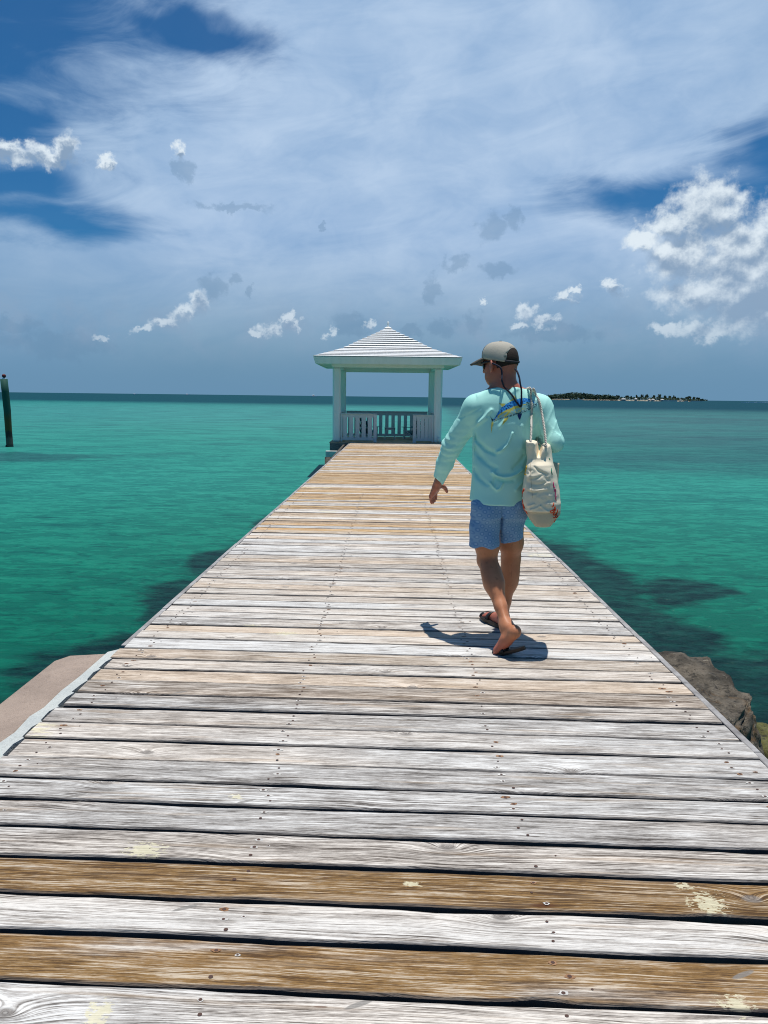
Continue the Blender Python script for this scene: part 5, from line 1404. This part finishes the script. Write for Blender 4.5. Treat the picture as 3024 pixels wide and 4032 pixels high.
# ============================================================ tote bag
BC = V([.935, 4.40])
def bag():
    t = thing('tote_bag', 'cream canvas tote bag with rope handles and red script, hanging at the man\'s right hip', 'bag')
    S = SDF((.76, 4.14, .66), (1.10, 4.66, 1.28), .0045)
    yc = 4.41
    rows = [(2083, 2104, 2160), (2060, 2088, 2176), (2034, 2072, 2197), (1985, 2053, 2200), (1928, 2056, 2192), (1871, 2066, 2180), (1806, 2072, 2166), (1740, 2069, 2152)]
    st = []
    for (py, l, r) in rows:
        a, b = PY(l, py, 4.27), PY(r, py, 4.27)
        st.append((a[2], (a[0]+b[0])/2, yc, (b[0]-a[0])/2+.006, .175-(.03 if py < 1850 else 0)-(.012 if py > 2070 else 0)))
    S.loft(st, 0, sq=4.2)
    g = [S.lo[k]+S.h*np.arange(S.n[k], dtype=np.float32) for k in range(3)]
    X, Y, Z = np.meshgrid(*g, indexing='ij', copy=False)
    # V shaped mouth between the two lips, open from the end
    vx, vz = PY(2117, 1796, 4.26)[[0, 2]]; 
    wedge = np.abs(X-vx-(Z-vz)*.06)-(Z-vz)*.26-.001
    inner = np.maximum(-(wedge), 0)
    S.f = np.maximum(S.f, -np.maximum(wedge, -(Z-vz))).astype(np.float32)
    rtop = (Z-PY(2146, 1752, 4.26)[2]+.55*np.abs(X-PY(2146, 1752, 4.26)[0]))
    S.f = np.where(X > vx, np.maximum(S.f, rtop*.8), S.f).astype(np.float32)
    ltop = (Z-PY(2090, 1740, 4.26)[2]+.35*np.maximum(X-PY(2092, 1740, 4.26)[0], 0))
    S.f = np.where(X <= vx, np.maximum(S.f, ltop), S.f).astype(np.float32)
    # gusset: pinched in above the fold ledge, slack creases below it
    def bz(bx_, by_): p = PY(2040+bx_/5.267, 1700+by_/5.267, 4.235); return (p[0], p[2])
    X2, Z2 = np.meshgrid(g[0], g[2], indexing='ij'); D = np.zeros_like(X2)
    led = bz(520, 700)
    D -= .020*np.clip((Z2-led[1]+.004)/.02, 0, 1)*np.clip((X2-bz(330, 0)[0])/.025, 0, 1)
    D -= .012*np.clip((Z2-led[1])/.03, 0, 1)
    base = bz(460, 1665)
    D -= .020*np.clip((base[1]-Z2)/.006, 0, 1)
    for pts, h_, w_ in (([(345, 740), (440, 830), (560, 875)], -.012, .006), ([(240, 900), (200, 960), (200, 1010)], .008, .006), ([(270, 980), (400, 960), (500, 910)], -.009, .006),
                        ([(290, 1090), (400, 1110), (560, 1060)], -.009, .006), ([(240, 1195), (330, 1240), (450, 1215), (600, 1190)], .010, .006), ([(210, 1240), (300, 1265), (400, 1250)], -.007, .006),
                        ([(300, 1325), (370, 1300)], .010, .006), ([(190, 1550), (260, 1530), (330, 1500)], .012, .006), ([(260, 1620), (370, 1590), (460, 1540)], .009, .005), ([(460, 1540), (530, 1600), (620, 1650)], .009, .005),
                        ([(600, 1510), (640, 1470)], .008, .006), ([(420, 1360), (500, 1420), (560, 1400)], .006, .008), ([(600, 900), (540, 930), (640, 1030)], -.006, .008), ([(560, 1100), (640, 1060)], .006, .007),
                        ([(200, 830), (250, 870), (290, 840)], .007, .006), ([(160, 350), (240, 370)], -.004, .006), ([(310, 300), (330, 420)], .004, .004), ([(470, 1340), (560, 1300), (640, 1330)], .005, .008), ([(280, 1680), (460, 1690), (640, 1680)], .006, .005)):
        d = seg_field(X2, Z2, [bz(*p) for p in pts]); D += h_*np.exp(-(d/w_)**2)
    rn = np.random.RandomState(3)
    for _ in range(26):
        kx, kz, ph = rn.uniform(-60, 60), rn.uniform(40, 170), rn.uniform(0, 6); D += .0007*np.sin(kx*X2+kz*Z2+ph)*((Z2 > base[1]))
    front = np.clip((4.33-Y)/.04, 0, 1)
    S.f -= (D[:, None, :]*front*.42).astype(np.float32)
    # slack side panels
    S.f -= (.003*np.sin(22*Y+30*Z)+.002*np.sin(-40*Y+18*Z)).astype(np.float32)*(1-front).astype(np.float32)
    o, P, Q = sdf_obj('canvas_body', S, ['canvas', 'canvas_tan'], t, 1, .3, lambda P: P+np.stack([(P[:, 1]-4.235)*.205, 0*P[:, 0], 0*P[:, 0]], 1))
    me = o.data; cen = np.zeros(len(me.polygons)*3, np.float32); me.polygons.foreach_get('center', cen); cen = cen.reshape(-1, 3)
    zb = bz(460, 1672)[1]; me.polygons.foreach_set('material_index', (cen[:, 2] < zb).astype(np.int32))
    BV = BVHTree.FromPolygons([Vector(p) for p in P], [tuple(q) for q in Q])
    # lettering strokes, brushed script round both edges of the bag
    def stroke(pts, m_, rad, name='lettering'):
        out = []
        for q in smooth_path([V([a, b, 0.]) for a, b in pts], 5):
            px, py = 2040+q[0]/5.267, 1700+q[1]/5.267
            d = V(PY(px, py, 5.))-CC; d /= np.linalg.norm(d)
            h = BV.ray_cast(Vector(CC), Vector(d))
            if h[0] is None:
                w = PY(px, py, 4.30); h = BV.find_nearest(Vector(w))
            out.append(V(h[0])+V(h[1])*.0012)
        b = MB(); b.tube(out, [rad*(.6+.4*math.sin(math.pi*k/(len(out)-1))) for k in range(len(out))], 6); b.done(name, m_, o, True)
    R_, s1 = 'red', .0036
    for pts in ([(738, 1475), (730, 1530), (700, 1565)], [(765, 1540), (740, 1610), (690, 1640), (660, 1650)], [(660, 1650), (700, 1680), (745, 1640), (775, 1570)],
                [(775, 1570), (760, 1660), (720, 1720)], [(720, 1720), (760, 1730), (800, 1680), (815, 1610)], [(815, 1610), (800, 1700), (760, 1780), (725, 1775)], [(760, 1780), (800, 1770), (825, 1730)],
                [(795, 1820), (760, 1860), (742, 1872)], [(122, 1180), (100, 1250), (88, 1350)], [(122, 1180), (130, 1210), (112, 1240)], [(98, 1400), (105, 1480), (150, 1600)], [(80, 1500), (110, 1580), (145, 1640)], [(130, 1650), (150, 1690), (168, 1720)], [(168, 1720), (160, 1680), (140, 1660)]):
        stroke(pts, R_, s1)
    for pts in ([(735, 1045), (730, 1100), (740, 1165)], [(760, 1130), (735, 1165)], [(745, 1250), (755, 1200), (772, 1200), (775, 1260), (760, 1350)], [(795, 1330), (775, 1370), (790, 1440)]): stroke(pts, 'pink', .0034)
    for pts in ([(175, 700), (165, 780), (140, 890)], [(140, 890), (170, 885)], [(178, 700), (178, 780)]): stroke(pts, 'ochre', .0034)
    for pts in ([(640, 550), (660, 590)], [(692, 760), (690, 830), (708, 890)]): stroke(pts, 'green', .0034)
    # seam line on the gusset
    sp = [V([q[0], q[1], 0.]) for q in ((255, 640), (260, 800), (268, 1000), (285, 1200), (300, 1370))]; out = []
    for q in smooth_path(sp, 6):
        px, py = 2040+q[0]/5.267, 1700+q[1]/5.267; d = V(PY(px, py, 5.))-CC; h = BV.ray_cast(Vector(CC), Vector(d/np.linalg.norm(d)))
        if h[0]: out.append(V(h[0])+V(h[1])*.0005)
    b = MB(); b.tube(out, .0013, 5); b.done('seam', 'canvas_tan', o, True)
    # stiff pocket flap standing off the outer side
    a0, a1, a2, a3 = PY(2160, 1816, 4.50), PY(2201, 1823, 4.56), PY(2196, 1901, 4.56), PY(2172, 1885, 4.50)
    bm = bmesh.new(); n = 8; g_ = []
    for i in range(n+1):
        f = i/n; g_.append([bm.verts.new(a0*(1-f)+a3*f+V([.0, -.0, 0])), bm.verts.new((a0*(1-f)+a3*f)*.5+(a1*(1-f)+a2*f)*.5+V([0, -.012, .0])), bm.verts.new(a1*(1-f)+a2*f)])
    for i in range(n):
        for k in (0, 1): bm.faces.new((g_[i][k], g_[i][k+1], g_[i+1][k+1], g_[i+1][k]))
    me = bpy.data.meshes.new('pocket_flap'); bm.to_mesh(me); bm.free(); pf = link('pocket_flap', me, 'canvas_tan', t, True)
    sm = pf.modifiers.new('t', 'SOLIDIFY'); sm.thickness = .003
    # dark lining shows in the mouth
    # rope handles over the shoulder
    def rope(pts, name='rope_handle'):
        path = smooth_path(pts, 14); path = [path[i] for i in range(len(path))]
        L = np.cumsum([0]+[np.linalg.norm(path[i+1]-path[i]) for i in range(len(path)-1)])
        n_ = int(L[-1]/.004); pp = [V([np.interp(q, L, [c[k] for c in path]) for k in range(3)]) for q in np.linspace(0, L[-1], n_)]
        b = MB()
        for s3 in range(3):
            out = []
            for i, c in enumerate(pp):
                tg = pp[min(i+1, n_-1)]-pp[max(i-1, 0)]; tg /= np.linalg.norm(tg)
                x = np.cross(tg, V([0, 1., .2])); x /= np.linalg.norm(x); y = np.cross(tg, x); a = i*.004*2*math.pi/.034+s3*2.094
                out.append(c+(x*math.cos(a)+y*math.sin(a))*.0040)
            b.tube(out, .0037, 6)
        b.done(name, 'rope', t, True)
    def sh(zx, zy, off=.006):
        w = zpx(zx, zy, 4.47); q = on_shirt(w[0], w[2], off); return q if q is not None else zpx(zx, zy, 4.50)
    left = [zpx(1208, 1060, 4.29), zpx(1210, 1000, 4.33), zpx(1214, 900, 4.40), sh(1222, 800, .012), sh(1226, 700), sh(1222, 620)]
    right = [zpx(1352, 1090, 4.29), zpx(1345, 1000, 4.33), zpx(1330, 880, 4.40), sh(1312, 760, .016), sh(1296, 660), sh(1275, 600)]
    tl, tr_ = sh(1205, 545), sh(1235, 548)
    def over(p, x, z): return [ V([x, 4.56, z]), V([x+.01, 4.63, z-.01]), V([x+.03, 4.70, z-.09]), V([x+.06, 4.66, 1.30]), V([x+.07, 4.52, 1.215])]
    ztop = lambda x: (lambda h: h[0][2] if h[0] is not None else 1.5)(SBVH.ray_cast(Vector((x, 4.585, 2.)), Vector((0, 0, -1))))
    rope(left+[tl]+over(tl, tl[0]-.004, ztop(tl[0])+.003)); rope(right+[tr_]+over(tr_, tr_[0]+.010, ztop(tr_[0]+.01)+.003))
bag()
